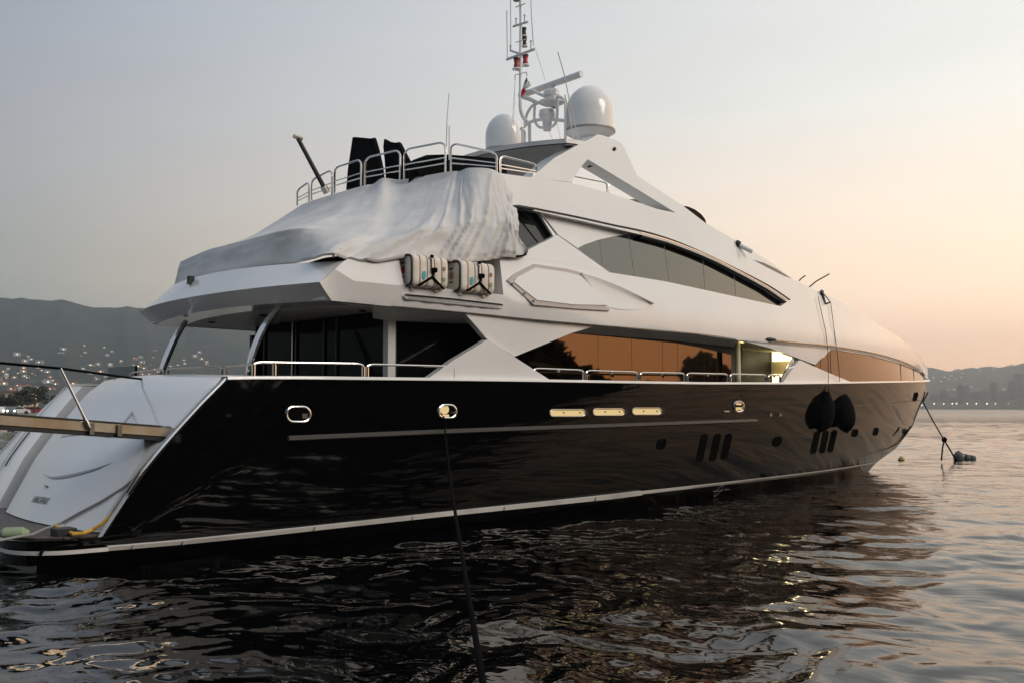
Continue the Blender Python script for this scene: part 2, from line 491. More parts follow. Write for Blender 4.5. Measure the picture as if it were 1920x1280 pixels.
for (cx, w_, cy) in ((1064,65,773.3),(1141,57.5,771.6),(1212.5,53.5,770.3)):
    o = hull_patch(rrect(cx, cy, w_, 11, 5.4, 5, -.02), 'lit_portlight', 'slot_lit', HULL, -.008)
    ring(rrect(cx, cy, w_+1, 12.5, 6, 5, -.02), .014, 'portlight_frame', o, 'worn_stainless', -.012)
    hull_patch(rrect(cx+w_/2+3.5, cy, 6, 12, 2.8), 'portlight_recess', 'black_plastic', o, -.004)
    for dx in (-w_*.12, w_*.35):
        hull_patch(rrect(cx+dx, cy-.5, 3, 2.4, 1), 'blind_cord', 'black_plastic', o, -.012)
for (cx, cy, w_, h_) in ((1316,839,11.5,50),(1340.5,838,11.5,50),(1362,836.5,11,47),(1528.5,829,9.5,41),(1545,828,9.5,41),(1560.5,826.5,9.5,40)):
    v_ = hull_patch(rrect(cx, cy, w_, h_, w_*.46, 5, -.22), 'hull_window', 'port_black', HULL, -.006)
    ring(rrect(cx, cy, w_+.8, h_+.8, w_*.48, 5, -.22), .010, 'window_rim', v_, 'port_black', -.004)
for (cx, cy, w_, h_) in ((1240,832,15,18),(1457,827,15,16),(1603,811,9.5,13),(1642,808.5,8,13),(1716.5,743,6.5,15)):
    v_ = hull_patch(rrect(cx, cy, w_, h_, w_*.4, 5, -.25), 'porthole', 'port_black', HULL, -.006)
    ring(rrect(cx, cy, w_+1, h_+1, w_*.42, 5, -.25), .010, 'porthole_rim', v_, 'port_black', -.004)
MB().tube([on_H(1731,752,-.02), on_H(1736,743,-.03), on_H(1739.5,735,-.03)], .03, 8).build('anchor_roller', 'black_plastic', HULL)
MB().tube([on_H(1675,816,-.01), on_H(1683,808,-.02), on_H(1686,800,-.01)], .02, 8).build('anchor_pocket', 'black_plastic', HULL)

# ---- decks
def deck(xs, half, z, th, name, m):
    zf = z if callable(z) else (lambda x: z)
    rows = [[(x, y*half(x), zf(x)) for y in np.linspace(-1, 1, 5)] for x in xs]
    return MB().grid(rows, thick=(0,0,-th)).build(name, m, Y, 30)
deck(np.linspace(7.7, 36.8, 40), lambda x: max(.05, Hh(x, zs(x)-.5)-.06), lambda x: zs(x)-.62, .08, 'main_deck', 'teak')

# ---- swim platform
out = [(5.75,-3.27),(5.15,-3.27)]+[(5.15-.75*math.sin(math.radians(a)), -3.27+.75*(1-math.cos(math.radians(a)))) for a in range(10, 91, 10)]
out += [(4.36,-1.2),(4.34,0)]
out = out+[(x, -y) for x, y in out[::-1][1:]]
n_ = len(out); mb = MB()
mb.add([(x, y, .10) for x, y in out]+[(x, y, .43) for x, y in out], [tuple(range(n_-1,-1,-1)), tuple(range(n_, 2*n_))]+[(i, (i+1) % n_, n_+(i+1) % n_, n_+i) for i in range(n_)])
PLAT = mb.build('swim_platform', 'hull_paint', Y, 30)
o2 = [(x+.12*(1 if x < 5 else .0), y*.965) for x, y in out]
mb = MB(); mb.add([(x, y, .434) for x, y in o2]+[(x, y, .452) for x, y in o2], [tuple(range(n_-1,-1,-1)), tuple(range(n_, 2*n_))]+[(i, (i+1) % n_, n_+(i+1) % n_, n_+i) for i in range(n_)])
mb.build('platform_planking', 'teak', PLAT, 30)

# ---- transom: garage door, side bulwarks, steps
def tx(z): return float(np.interp(z, AZ, AX))
ZG = list(np.linspace(.47, 2.70, 22))
def garage_pt(z, f):
    """f 0..1 from the starboard edge to the port edge of the bulged garage door"""
    yl = -3.12+.02*(z-.4); yr = 1.06+(z-.4)*.50
    y = yl+(yr-yl)*f
    bul = .20*(1-(2*f-1)**2)
    edge = .10*(max(0, 1-f/.04)+max(0, 1-(1-f)/.04))
    top = .35*max(0., (z-2.45)/.25)**2*.5
    return (tx(z)+.03-bul+edge+top, y, z+.06*(1-(2*f-1)**2)*(z > 2.2)*(z-2.2)/.5)
rows = [[garage_pt(z, f) for f in list(np.linspace(0, .06, 5))+list(np.linspace(.1, .9, 20))+list(np.linspace(.94, 1, 5))] for z in ZG]
GAR = MB().grid(rows, thick=(.35,0,0), flip=True).build('garage_door', 'gelcoat', Y, 40)
def on_garage(px, py, off=.004):
    best = None
    def f(p):
        z = min(2.75, max(.42, p[2])); yl = -3.12+.02*(z-.4); yr = 1.06+(z-.4)*.50
        q = min(1, max(0, (p[1]-yl)/(yr-yl)))
        return p[0]-(garage_pt(z, q)[0]-off)
    return march(px, py, f, 6., 30.)
def gline(px, r, name, m='grey_strip'):
    return MB().tube([on_garage(x, y) for x, y in px], r, 5).build(name, m, GAR)
gline(curve([(180,741),(205,735),(250,732.5),(300,731),(322,730.5),(327,733)], 5), .008, 'door_seam')
gline([(115,818.5),(130,815.5),(150,814.5)], .008, 'door_seam')
gline([(156,814.5),(180,816),(206,819),(216,812)], .008, 'door_seam')
gline([(118,815),(126,804)], .007, 'door_seam'); gline([(150,814),(155,806)], .007, 'door_seam')
# pressed crescent crease, its shade drawn as a grey strip
ct = curve([(80,886),(94,892.5),(115,891),(150,884),(180,876),(209,866.5)], 6); cb = curve([(80,886),(94,895.5),(115,896),(150,888.5),(180,879),(209,866.5)], 6)
MB().grid([[on_garage(*a, .006) for a in ct], [on_garage(*b, .012) for b in cb]]).build('door_crease', 'grey_strip', GAR)
MB().tube([on_garage(85,909,.01), on_garage(88.5,912,.01)], .02, 6).build('door_lock', 'worn_stainless', GAR)
# ship's name on the door
fc = bpy.data.curves.new('ship_name', 'FONT'); fc.body = 'HALIFAX'; fc.size = .16; fc.extrude = .003; fc.space_character = 1.15
fo = bpy.data.objects.new('ship_name', fc); COL.objects.link(fo); fc.materials.append(MATS['name_grey'])
p0 = on_garage(58, 939.5, .02); p1 = on_garage(88, 944.5, .02); up_ = on_garage(60, 928, .02)
ex = Vector(p1-p0).normalized(); ey = Vector(up_-p0); ey = (ey-ex*ey.dot(ex)).normalized(); ez = ex.cross(ey)
from mathutils import Matrix
Mx = Matrix((ex, ey, ez)).transposed().to_4x4(); Mx.translation = Vector(p0)
sc_ = float(np.linalg.norm(p1-p0))/.78
dg = bpy.context.evaluated_depsgraph_get()
nm_ = bpy.data.meshes.new_from_object(fo.evaluated_get(dg)); bpy.data.objects.remove(fo)
nm_.transform(Mx @ Matrix.Diagonal((sc_, sc_*1.05, 1, 1)))
nm_.materials.clear(); nm_.materials.append(MATS['name_grey'])
no_ = bpy.data.objects.new('ship_name', nm_); COL.objects.link(no_); put(no_, GAR)

# starboard edge: narrow white bulwark, stainless trims along the slanted edge
EDG = [(191,1005),(230,946),(269,886),(305,842),(341,801),(385,753),(428,710)]
def edge_pts(dx, dy, y): return [at_y(x+dx, yy+dy, y) for x, yy in curve(EDG, 5)]
rows = [[(tx(z)-.0, -3.30, z), (tx(z)-.03, -3.24, z), (tx(z)+.0, -3.16, z), (tx(z)+.14, -3.12, z)] for z in np.linspace(.43, 2.66, 24)]
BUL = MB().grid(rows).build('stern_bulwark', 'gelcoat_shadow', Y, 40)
MB().tube([(tx(z)-.03, -3.29, z) for z in np.linspace(1.0, 2.64, 18)], .028, 8).build('edge_trim', 'stainless', BUL)
MB().tube([(tx(z)-.03, -3.18, z) for z in np.linspace(.75, 2.66, 18)], .015, 6).build('edge_trim', 'worn_stainless', BUL)
# port side: recess with steps, then the port bulwark
mat('step_recess', (.40,.395,.38), .5)  # darker than the gelcoat: shade of the recess put into its colour
rows = []; rec = []
for z in np.linspace(.43, 2.62, 24):
    e = 1.06+(z-.4)*.50
    rec.append([(tx(z)+.30, e, z), (tx(z)+.85, e+.10, z), (tx(z)+.85, e+.50, z), (tx(z)+.12, e+.72, z)])
    rows.append([(tx(z)+.12, e+.72, z), (tx(z)+.02, e+.80, z), (tx(z)-.02, min(3.42, e+1.25), z), (tx(z)+.02, 3.47, z)])
PB_ = MB().grid(rows, flip=True).build('stern_bulwark', 'gelcoat', Y, 40)
MB().tube([(tx(z)-.02, min(3.40, 1.06+(z-.4)*.5+1.22), z) for z in np.linspace(.6, 2.6, 14)], .02, 6).build('edge_trim', 'worn_stainless', PB_)
MB().grid(rec, flip=True).build('step_recess', 'step_recess', Y, 40)
for k in range(6):
    z = .55+k*.36; e = 1.06+(z-.4)*.5
    MB().box((tx(z)+.52, e+.06, z-.05), (tx(z)+.86, e+.54, z)).build('boarding_step', 'gelcoat_shadow', Y, 0)
# lift-up locker lid on the port bulwark
zz = np.linspace(1.15, 1.75, 8)
MB().tube([(tx(z)-.035, min(3.42, 1.06+(z-.4)*.5+1.0), z) for z in zz], .014, 5).build('locker_seam', 'black_plastic', PB_)
# stern deck edge behind the garage door
MB().box((7.75,-3.0,2.52), (8.3,3.0,2.66)).build('stern_coaming', 'gelcoat', Y, 0)
MB().box((8.0,-2.9,1.9), (8.2,2.9,2.6)).build('cockpit_seat_back', 'gelcoat_shadow', Y, 0)

# ================================================================== superstructure
BOT = [(622,564),(680,569.5),(735,575),(860,586),(1000,600),(1125,611),(1300,626),(1380,637),(1480,646.5),(1559,654),(1633,666),(1688,681),(1729,698),(1740,710)]
TOP = [(1741,700),(1737,688),(1727,669),(1710,650),(1685,631),(1653,611.5),(1620,589),(1580,568.5),(1536,547.5),(1517,538.5),(1485,523.5),(1447,493.5),(1410,470.5),(1376,449),(1324,419),(1296,409)]
CTOP = [(1267,399.5),(1231,392),(1187,376.5),(1137,361),(1071,343),(996,333),(936,325)]
ARCH = [(936,384),(970,389),(1011,397.5),(1080,412),(1150,428),(1200,440),(1252,454),(1309,475.5),(1346,492),(1400,520),(1440,542),(1476,566.5)]
WIN = [(1463,574.5),(1377,556),(1248,528),(1143,511),(1081,466.5),(1045,441),(985,471.5),(968,481),(936,476.5)]
REC = [(944,553),(757,533),(746,478)]
CORN = [(661,481),(645,490),(628,505),(611,520),(599,529),(609,545)]
poly = BOT+TOP+CTOP+ARCH+WIN+REC+CORN
P3 = [on_S(x, y) for x, y in dens(poly, 18)]
SUP = skin(P3, S, 0, .16, .45, .22).build('superstructure', 'gelcoat', Y, 24)
port_copy(SUP)
# roof over the forward part and foredeck, crowned between the two sides
tp = [on_S(x, y) for x, y in dens(TOP, 12, False)]
rows = []
for fy in np.linspace(1, -1, 17):
    rows.append([(p[0], p[1]*fy, p[2]+.03*(abs(p[1]))*(1-abs(fy)**2.2)) for p in tp])
ROOF = MB().grid(rows, thick=(0,0,-.08)).build('foredeck_roof', 'gelcoat', Y, 60)
# flybridge deck
xs_ = np.linspace(12.62, 19.0, 26)
def flyhalf(x):
    b = S(x, 6.7)-.17
    return min(b, .05+math.sqrt(max(0, (x-12.6)/.15)))
deck(xs_, flyhalf, lambda x: 6.86 if x < 15 else 6.86-.02*(x-15), .16, 'flybridge_deck', 'gelcoat')
# white infill and window recess behind the sweeping arch line
INF = [(985,385),(1200,432),(1260,445),(1310,466),(1350,485),(1400,510),(1445,535),(1490,560),(1472,580),(1377,566),(1248,538),(1143,521),(1075,474),(1040,447),(1012,402)]
skin([on_S(x, y, .165) for x, y in dens(INF, 18)], S, .165, .06, .5, .3).build('deckhouse_side', 'gelcoat', Y, 24)
GL = [(1081,467),(1095,459.5),(1120,450.5),(1150,443.5),(1184,439.5),(1205,438),(1262,448),(1313,469),(1352,487),(1404,513),(1445,537),(1482,563),(1466,578),(1377,559),(1248,531),(1143,514)]
UW = skin([on_S(x, y, .155) for x, y in dens(GL, 18)], S, .155, .012, .6, .3).build('upper_window', 'grey_glass', Y, 24)
for px in ((1124,450),(1131,508)),((1178,441),(1190,519)),((1244,450),(1255,530)),((1317,478),(1322,545)),((1376,512),(1380,557)):
    MB().tube([on_S(*px[0], .153), on_S(*px[1], .153)], .007, 4).build('window_joint', 'grey_strip', UW)
# drip rail above the window
DR = [(1000,390.5),(1012,393),(1080,406.5),(1150,422),(1209,434.5),(1260,450),(1309,470),(1377,502.5),(1440,535),(1481,562)]
d1 = [on_S(x, y, -.015) for x, y in curve(DR, 6)]
DRR = MB().tube(d1, .018, 6).build('drip_rail', 'black_plastic', SUP)
MB().tube([on_S(958,387,-.03), on_S(972,388.5,-.03), on_S(988,391,-.03), on_S(1000,392,-.03)], [.02,.045,.045,.03], 8).build('rail_fitting', 'black_plastic', SUP)
DR2 = [(1200,436),(1252,450.5),(1309,472),(1346,489),(1400,517),(1440,539),(1474,562)]
MB().tube([on_S(x, y, -.004) for x, y in curve(DR2, 6)], .022, 6).build('window_trim', 'stainless', SUP)
DR3 = [(1200,440),(1252,454),(1309,475.5),(1346,492),(1400,520),(1440,542),(1470,563)]
MB().tube([on_S(x, y+1.5, .07) for x, y in curve(DR3, 6)], .07, 6).build('window_top_gap', 'black_plastic', SUP)  # dark gap above the glass, put in as a black tube
# dark side entrance between tarpaulin and wing
DK = [(955,380),(1014,399),(1046,442),(1075,470),(985,500),(950,490)]
skin([on_S(x, y, .30) for x, y in dens(DK, 18)], S, .30, .03, .4, .3).build('side_entrance', 'dark_glass', Y, 24)
# wing between bulwark and deckhouse has a shadow gap edge, drawn in as a grey strip
MB().tube([on_S(x, y, .02) for x, y in [(1012,398),(1045,441),(1081,466),(1143,510)]], .02, 5).build('wing_edge', 'grey_strip', SUP)
MB().tube([on_S(x, y, .01) for x, y in [(942,481),(960,482),(1000,486),(1080,497),(1143,511)]], .012, 5).build('wing_crease', 'gelcoat', SUP)

# recessed side hatch: hexagonal bevel frame with a smooth centre and a swept fairing
hx_o = [(949,526),(957,518),(990,500),(1001,497),(1058,505),(1093,514),(1150,535),(1185,552)]
HB = [(949,526),(960,517),(999,496),(1022,498),(1058,504),(1092,512),(1140,530),(1224,568),(1213,577),(1150,582),(1072,578),(1000,571),(992,566)]
def ground(px, off): return [on_S(x, y, off) for x, y in px]
def bevel(outer, inner, off_o, off_i, name, m, mi=None):
    A = ground(outer, off_o); B = ground(inner, off_i); n = len(A)
    return MB().add(A+B, [(i, (i+1) % n, n+(i+1) % n, n+i) for i in range(n)])
# raised frame ring
fo_ = dens([(949,526),(961,516),(999,496),(1060,505),(1092,513),(1084,519),(1058,513),(1002,503),(966,521),(961,530),(1003,563),(1073,571),(1135,573),(1146,582),(1072,578),(1000,571)], 14)
hf = MB()
skin(ground([(949,526),(961,515),(999,495.5),(1060,504.5),(1094,513.5),(1086,517.5),(1058,511),(1001,502.5),(966,521),(961,530),(1003,563),(1073,571.5),(1125,573.5),(1140,578),(1142,583),(1072,579),(999,572)], -.0), S, -.035, .05, .3, .15, hf)
HF = hf.build('side_hatch', 'hatch_trim', Y, 20)
skin(ground([(966,521),(1001,502.5),(1058,511),(1086,517.5),(1112,545),(1137,573),(1073,571.5),(1003,563),(961,530)], .0), S, -.05, .06, .3, .15).build('hatch_panel', 'gelcoat', HF, 20)
# swept fairing forward of the hatch, dished towards its upper edge
up = curve([(1090,513),(1125,523),(1165,539),(1200,556),(1226,569)], 5)
lo = curve([(1139,575),(1160,580),(1185,581),(1205,578),(1226,569)], 5)
rows = []
for t in np.linspace(0, 1, 7):
    dep = .09*math.sin(math.pi*t)**1*(1-t)*1.6
    rows.append([on_S(a[0]+(b[0]-a[0])*t, a[1]+(b[1]-a[1])*t, -.075*(1-t)**3+.0-.006) for a, b in zip(up, lo)])
MB().grid(rows, flip=True, thick=(0,.05,0)).build('hatch_fairing', 'gelcoat', HF, 30)
MB().tube(ground([(1092,513),(1125,523),(1165,539),(1200,556),(1226,569)], -.06), .02, 6).build('fairing_edge', 'gelcoat', HF)
for q in ((960,533),(983,551),(1000,565)):
    MB().tube([on_S(*q, -.06), on_S(*q, -.07)], .022, 8).build('hatch_bolt', 'worn_stainless', HF)

# life-raft recess: back, floor and ends
p_ = {k: on_S(*q) for k, q in dict(tl=(746,478), bl=(757,533), br=(944,553), tr=(936,476)).items()}
dp = .62
mb = MB()
q = lambda k, d: (p_[k][0], p_[k][1]+d, p_[k][2])
zt_ = p_['tr'][2]+.35
TL = (p_['tl'][0], p_['tl'][1], zt_-.2); TR = (p_['tr'][0], p_['tr'][1], zt_)
TLd = (TL[0], TL[1]+dp, TL[2]); TRd = (TR[0], TR[1]+dp, TR[2])
mb.add([q('tl',.0),q('bl',.0),q('br',.0),q('tr',.0),q('tl',dp),q('bl',dp),q('br',dp),q('tr',dp)],
       [(1,2,6,5),(5,6,7,4),(2,3,7,6)])
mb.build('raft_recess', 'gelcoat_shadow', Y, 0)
# vent grille below it
vg = [(757,554),(762,551),(1010-68,571),(944,574),(943,577),(936,579),(764,562),(758,559)]
GR = skin(ground(vg, -.0), S, -.012, .02, .3, .12).build('vent_grille', 'gelcoat', Y, 20)
MB().tube(ground([(760,552.5),(850,561),(942,571.5)], -.014), .014, 5).build('grille_slot', 'black_plastic', GR)
MB().tube(ground([(761,561),(850,570.5),(938,579)], -.014), .008, 5).build('grille_slot', 'grey_strip', GR)
mb = MB()
for k in range(46):
    x = 766+k*3.7; mb.tube([on_S(x+2.5, 555+.104*(x-766), -.014), on_S(x, 561.5+.102*(x-766), -.014)], .007, 4)
mb.build('grille_slat', 'grey_strip', GR, 0)

# stern end of the upper deck: curved white overhang with a knuckle
cor = {k: on_S(*v) for k, v in dict(top=(645,490), kn=(599,529), bot=(622,564)).items()}
def arcx(xc, xs, y): return xc+(xs-xc)*(abs(y)/3.3)**2
ys = list(np.linspace(-1, 1, 41))
rows = []
for nm, xc, zc in (('bot', 8.62, 3.985), ('kn', 8.25, 4.205), ('top', 8.60, 4.66)):
    e = cor[nm]; rows.append([(xc+(e[0]-xc)*abs(t)**2.2, e[1]*-t*1.0, zc+(e[2]-zc)*t*t) for t in ys])
# inner top lip and underside return
rows.append([(p[0]+.16, p[1]*.96, p[2]+.02) for p in rows[2]])
rows.insert(0, [(p[0]+.5, p[1]*.93, p[2]-.02) for p in rows[0]])
OV = MB().grid(rows, flip=False).build('stern_overhang', 'gelcoat', Y, 22)
# oval cleat pocket and a small stern light on the overhang
def on_rows(px, py, r0, r1, off=.0):
    A, B = rows[r0], rows[r1]
    def f(p):
        t = -p[1]/3.4; t = min(1, max(-1, t)); j = (t+1)/2*40; i = min(39, int(j)); a = j-i
        pa = [A[i][k]+(A[i+1][k]-A[i][k])*a for k in range(3)]; pb = [B[i][k]+(B[i+1][k]-B[i][k])*a for k in range(3)]
        s_ = (p[2]-pa[2])/(pb[2]-pa[2]); s_ = min(1.2, max(-.2, s_))
        return p[0]-(pa[0]+(pb[0]-pa[0])*s_-off)
    return march(px, py, f, 8, 30)
rr_ = rrect(551, 522, 36, 13, 6.4, 5, -.3)
v0 = [on_rows(x, y, 2, 3, .006) for x, y in rr_]
c_ = sum(v0)/len(v0)
n = len(v0); inn = [c_+(p-c_)*.72+np.array([.05,0,-.01]) for p in v0]
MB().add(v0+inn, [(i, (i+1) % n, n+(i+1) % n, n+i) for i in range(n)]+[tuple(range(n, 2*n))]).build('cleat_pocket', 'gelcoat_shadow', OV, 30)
pl_ = on_rows(357.5, 533, 2, 3, 0)
MB().box((pl_[0]-.06,pl_[1]-.06,pl_[2]), (pl_[0]+.06,pl_[1]+.06,pl_[2]+.015)).box((pl_[0]-.05,pl_[1]-.055,pl_[2]+.015), (pl_[0]+.05,pl_[1]+.055,pl_[2]+.15)).build('stern_light', 'black_plastic', OV, 0)
# soffit and upper deck
mat('soffit_paint', (.80,.79,.72), .45)
sx = list(np.linspace(8.95, 25.5, 50))
bz = [on_S(x, y) for x, y in dens(BOT[:10], 20, False)]
bzx = [p[0] for p in bz]; bzz = [p[2] for p in bz]
zb_ = lambda x: float(np.interp(x, bzx, bzz))
rows_s = [[(x+(.0 if x > 9.6 else (9.6-x)*-.2*(1-t*t)), t*(S(x, zb_(x))-.04), zb_(x)+.015+.06*(1-t*t)) for t in np.linspace(-1, 1, 9)] for x in sx]
SOF = MB().grid(rows_s, flip=True, thick=(0,0,.05)).build('deck_soffit', 'soffit_paint', Y, 30)
deck(np.linspace(9.6, 15.5, 14), lambda x: S(x, 4.5)-.7, 4.50, .06, 'upper_deck', 'teak')
for (x, y) in ((9.6,1.9),(9.6,-.2),(10.4,-2.3),(10.6,.8)):
    MB().lathe((x, y, zb_(x)+.02), [(.0,0),(.07,0),(.07,.03),(0,.03)], 12, 0, (0,0,-1)).build('soffit_light', 'black_plastic', SOF)

# sloped lining under the side of the upper deck
ua = dens([(700,571.5),(735,575),(860,586),(1000,600),(1125,611),(1300,626),(1384,637.3)], 20, False)
wx = [700,740,880,1040,1069,1261,1372,1390]; wy = [596,600.5,605.5,617,622.5,636.5,648.5,650.5]
MB().grid([[on_S(x, y, .07) for x, y in ua], [at_y(x, float(np.interp(x, wx, wy))+1.5, -2.68) for x, y in ua]], flip=True, thick=(0,.02,.03)).build('side_deck_lining', 'soffit_paint', Y, 30)
# main saloon: bronze mirror glass set back behind the side deck
YS = -2.62
band = [(737,600.5),(880,606),(1040,617),(1069,622.5),(1261,636.5),(1372,648),(1392,650),(1392,730),(737,730)]
def wall(px, y, th, name, m, par=Y): return skin([at_y(a, b, y) for a, b in dens(px, 30)], flat_y(-y), 0, th, 1.2, 1.2).build(name, m, par, 0)
SW = wall(band, YS, .1, 'saloon_side', 'black_plastic')
gq = [(745,603),(880,609),(940,613),(940,727),(745,727)]
wall(gq, YS-.012, .01, 'saloon_window', 'black_glass', SW)
gp = [(943,613),(960,614),(1060,624),(1072,625.3),(1150,632),(1268,643.2),(1320,653),(1371,665),(1371,727),(943,727)]
SG = wall(gp, YS-.012, .01, 'saloon_window', 'bronze_glass', SW)
for px in (1121,1184,1242,1270,1320): MB().tube([at_y(px, 628, YS-.012), at_y(px+1, 727, YS-.012)], .005, 4).build('glass_joint', 'black_plastic', SG)
port_copy(SW)
# aft bulkhead with sliding doors
xb = 11.0
BK = MB().box((xb,-2.6,1.95), (xb+.06,2.6,3.98)).build('aft_bulkhead', 'black_glass', Y, 0)
for y in (-2.55,-.6,-.15,.9,2.2,2.55): MB().box((xb-.04,y-.025,1.95), (xb-.003,y+.025,3.97)).build('door_frame', 'black_plastic', BK, 0)
MB().box((xb-.05,1.0,1.95), (xb-.045+.04,1.04,3.97)).build('door_handle', 'worn_stainless', BK, 0)
a_, b_ = at_y(723, 600, -2.62), at_y(737, 600, -2.62)
MB().box((a_[0],-2.70,1.95), (b_[0],-2.55,3.97)).build('saloon_corner_post', 'gelcoat_shadow', Y, 0)
# forward end of the side deck: lit stair lobby
vx = 24.2
q0 = at_y(1376, 700, -2.62)
LOB = MB().box((q0[0],-1.9,2.2), (vx+.4,-1.8,4.0)).build('lobby_wall', 'black_plastic', Y, 0)
pc = at_y(1383.5, 700, -2.9)
MB().tube([(pc[0],-2.9,2.3), (pc[0],-2.9,3.9)], .07, 12).build('lobby_column', 'cream_wall', LOB)
MB().box((vx,-2.66,2.2), (vx+.06,-1.8,3.82)).build('lobby_bulkhead', 'cream_wall', LOB, 0)
MB().box((q0[0],-2.6,3.72), (vx+.4,-1.8,3.86)).build('lobby_ceiling', 'cream_wall', LOB, 0)
for zc, h_ in ((3.62,.30),(2.98,.26)):
    MB().box((vx-.03,-2.62,zc-h_/2), (vx-.005,-1.95,zc+h_/2)).build('wall_lamp', 'lamp_vestibule', LOB, 0)
MB().lathe((pc[0]-.0,-3.05,3.80), [(0,0),(.05,0),(.05,.04),(0,.04)], 10).build('ceiling_lamp', 'lamp_warm', LOB)
MB().lathe((pc[0]+1.3,-1.93,3.3), [(0,0),(.03,0),(.03,.04),(0,.04)], 10).build('switch_lamp', 'lamp_warm', LOB)
MB().box((q0[0]+.3,-1.95,2.2), (vx-.2,-1.9,2.85)).build('locker', 'cream_wall', LOB, 0)
ll = bpy.data.lights.new('lobby_light', 'POINT'); ll.energy = 9; ll.color = (1., .82, .45); ll.shadow_soft_size = .1
lo_ = bpy.data.objects.new('lobby_light', ll); COL.objects.link(lo_); lo_.location = (pc[0]+.35, -2.5, 3.55)
l2 = bpy.data.lights.new('lobby_light', 'POINT'); l2.energy = 4; l2.color = (1., .82, .45); l2.shadow_soft_size = .08
lo2 = bpy.data.objects.new('lobby_light', l2); COL.objects.link(lo2); lo2.location = (vx-.4, -2.4, 3.45)

# white wings between hull and overhang
def wing(px, y, th, name, m='gelcoat', par=Y):
    return skin([at_y(a, b, y) for a, b in dens(px, 16)], flat_y(-y), 0, th, .6, .4).build(name, m, par, 20)
W1 = wing([(800,711),(850,675),(908,640),(913,636.5),(919,638),(965,669),(1035,714)], -3.46, .16, 'wing_panel')
W2 = wing([(869,585),(1000,597),(1128,609),(1100,616),(1070,625),(965,668),(913,635),(895,614)], -3.36, .14, 'wing_panel')
for w_ in (W1, W2): port_copy(w_)
wing([(912,634),(966,669),(960,672),(908,641)], -3.35, .05, 'wing_gap', 'black_plastic')
def wing_S(px, off, th, name, m='gelcoat'):
    return skin([on_S(a, b, off) for a, b in dens(px, 14)], S, off, th, .5, .3).build(name, m, Y, 20)
def Hs(x, z): return Hh(x, min(z, zs(x)))
def wing_H(px, off, th, name, m='gelcoat'):
    return skin([march(a, b, lambda p: p[1]+Hs(p[0], p[2])-off) for a, b in dens(px, 14)], Hs, off, th, .5, .3).build(name, m, Y, 20)
W3 = wing_H([(1468,716),(1488,688),(1497.5,675),(1501,675),(1550,696.5),(1596,715.5)], .03, .14, 'wing_panel')
W4 = wing_S([(1381,636),(1440,643),(1480,646.5),(1559,654),(1549,664),(1534.5,685.5),(1492,669.5),(1440,651)], .03, .12, 'wing_panel')
wing_S([(1490,670),(1534,686),(1536,690),(1528,689),(1489,674)], .08, .05, 'wing_gap', 'black_plastic')
port_copy(W3); port_copy(W4)
# bronze window band round the bow
def Bw(x, z):                    # between hull sheer and the white forebody
    z0 = zs(x); z1 = zb_bow(x); t = min(1, max(0, (z-z0)/(max(.15, z1-z0))))
    return Hh(x, z0)*(1-t)+max(0, S(x, z1))*t-.05
bz2 = [on_S(x, y) for x, y in dens(BOT, 14, False)]
bx2 = [p[0] for p in bz2]; bzz2 = [p[2] for p in bz2]
def zb_bow(x): return float(np.interp(x, bx2, bzz2))
bw = dens([(1559,652),(1633,664),(1688,679),(1727,696.5),(1733,707),(1732,714.5),(1594,717),(1525,688)], 12)
pts = [march(x, y, lambda p: p[1]+Bw(p[0], p[2])) for x, y in bw]
BWN = skin(pts, Bw, 0, .03, .4, .15).build('bow_window', 'bronze_glass', Y, 30)
port_copy(BWN)
for px in ((1688,680),(1690,714)),((1713,690),(1714,714)):
    MB().tube([march(*q, lambda p: p[1]+Bw(p[0], p[2])+.004) for q in px], .008, 4).build('glass_joint', 'black_plastic', BWN)
# rubbing moulding along the lower edge of the forebody
for m_, off, r_, dy, px0 in (('worn_stainless', -.03, .022, -5, 1443), ('grey_strip', -.006, .014, -1, 1443)):
    pth = [(x, y+dy) for x, y in curve([(1443,642),(1480,645.5),(1559,653),(1633,665),(1688,680),(1726,697)], 6)]
    MB().tube([on_S(x, y, off) for x, y in pth], r_, 6).build('forebody_moulding', m_, SUP)
MB().tube([on_S(1438,635,-.03), on_S(1444,636,-.03), on_S(1454,637,-.03)], [.02,.05,.03], 8).build('rail_fitting', 'black_plastic', SUP)
MB().tube([on_S(1730,698,-.01), on_S(1733,703,-.01)], .028, 8).build('bow_fitting', 'black_plastic', SUP)
# thin shadow groove along the lower edge, drawn in as a metal tube
MB().tube([on_S(x, y-1.2, -.001) for x, y in curve(BOT[2:8], 6)], .011, 5).build('lower_edge_groove', 'worn_stainless', SUP)
# windscreen sliver, wipers, roof light
ws = dens([(1414,488),(1432,493),(1455,504),(1484,522),(1470,517),(1440,502)], 8)
skin([on_S(x, y, -.008) for x, y in ws], S, -.008, .02, .3, .15).build('windscreen', 'dark_glass', Y, 20)
for a, b, c in (((1498,527),(1503,522),(1510,517)), ((1517,539),(1530,528),(1555,514))):
    z0 = on_S(a[0], a[1]+3); dpt = (z0-EYE)@VD+.4
    MB().tube([at_depth(*a, dpt), at_depth(*b, dpt), at_depth(*c, dpt)], .018, 6).build('wiper', 'black_plastic', Y)
z0 = on_S(1383, 458)
MB().tube([at_depth(1379,456,(z0-EYE)@VD), at_depth(1386,460,(z0-EYE)@VD)], .10, 10).build('roof_lamp', 'black_plastic', ROOF)
MB().tube([at_depth(1388,461,(z0-EYE)@VD), at_depth(1410,472,(z0-EYE)@VD)], .06, 10).build('roof_horn', 'gelcoat', ROOF)
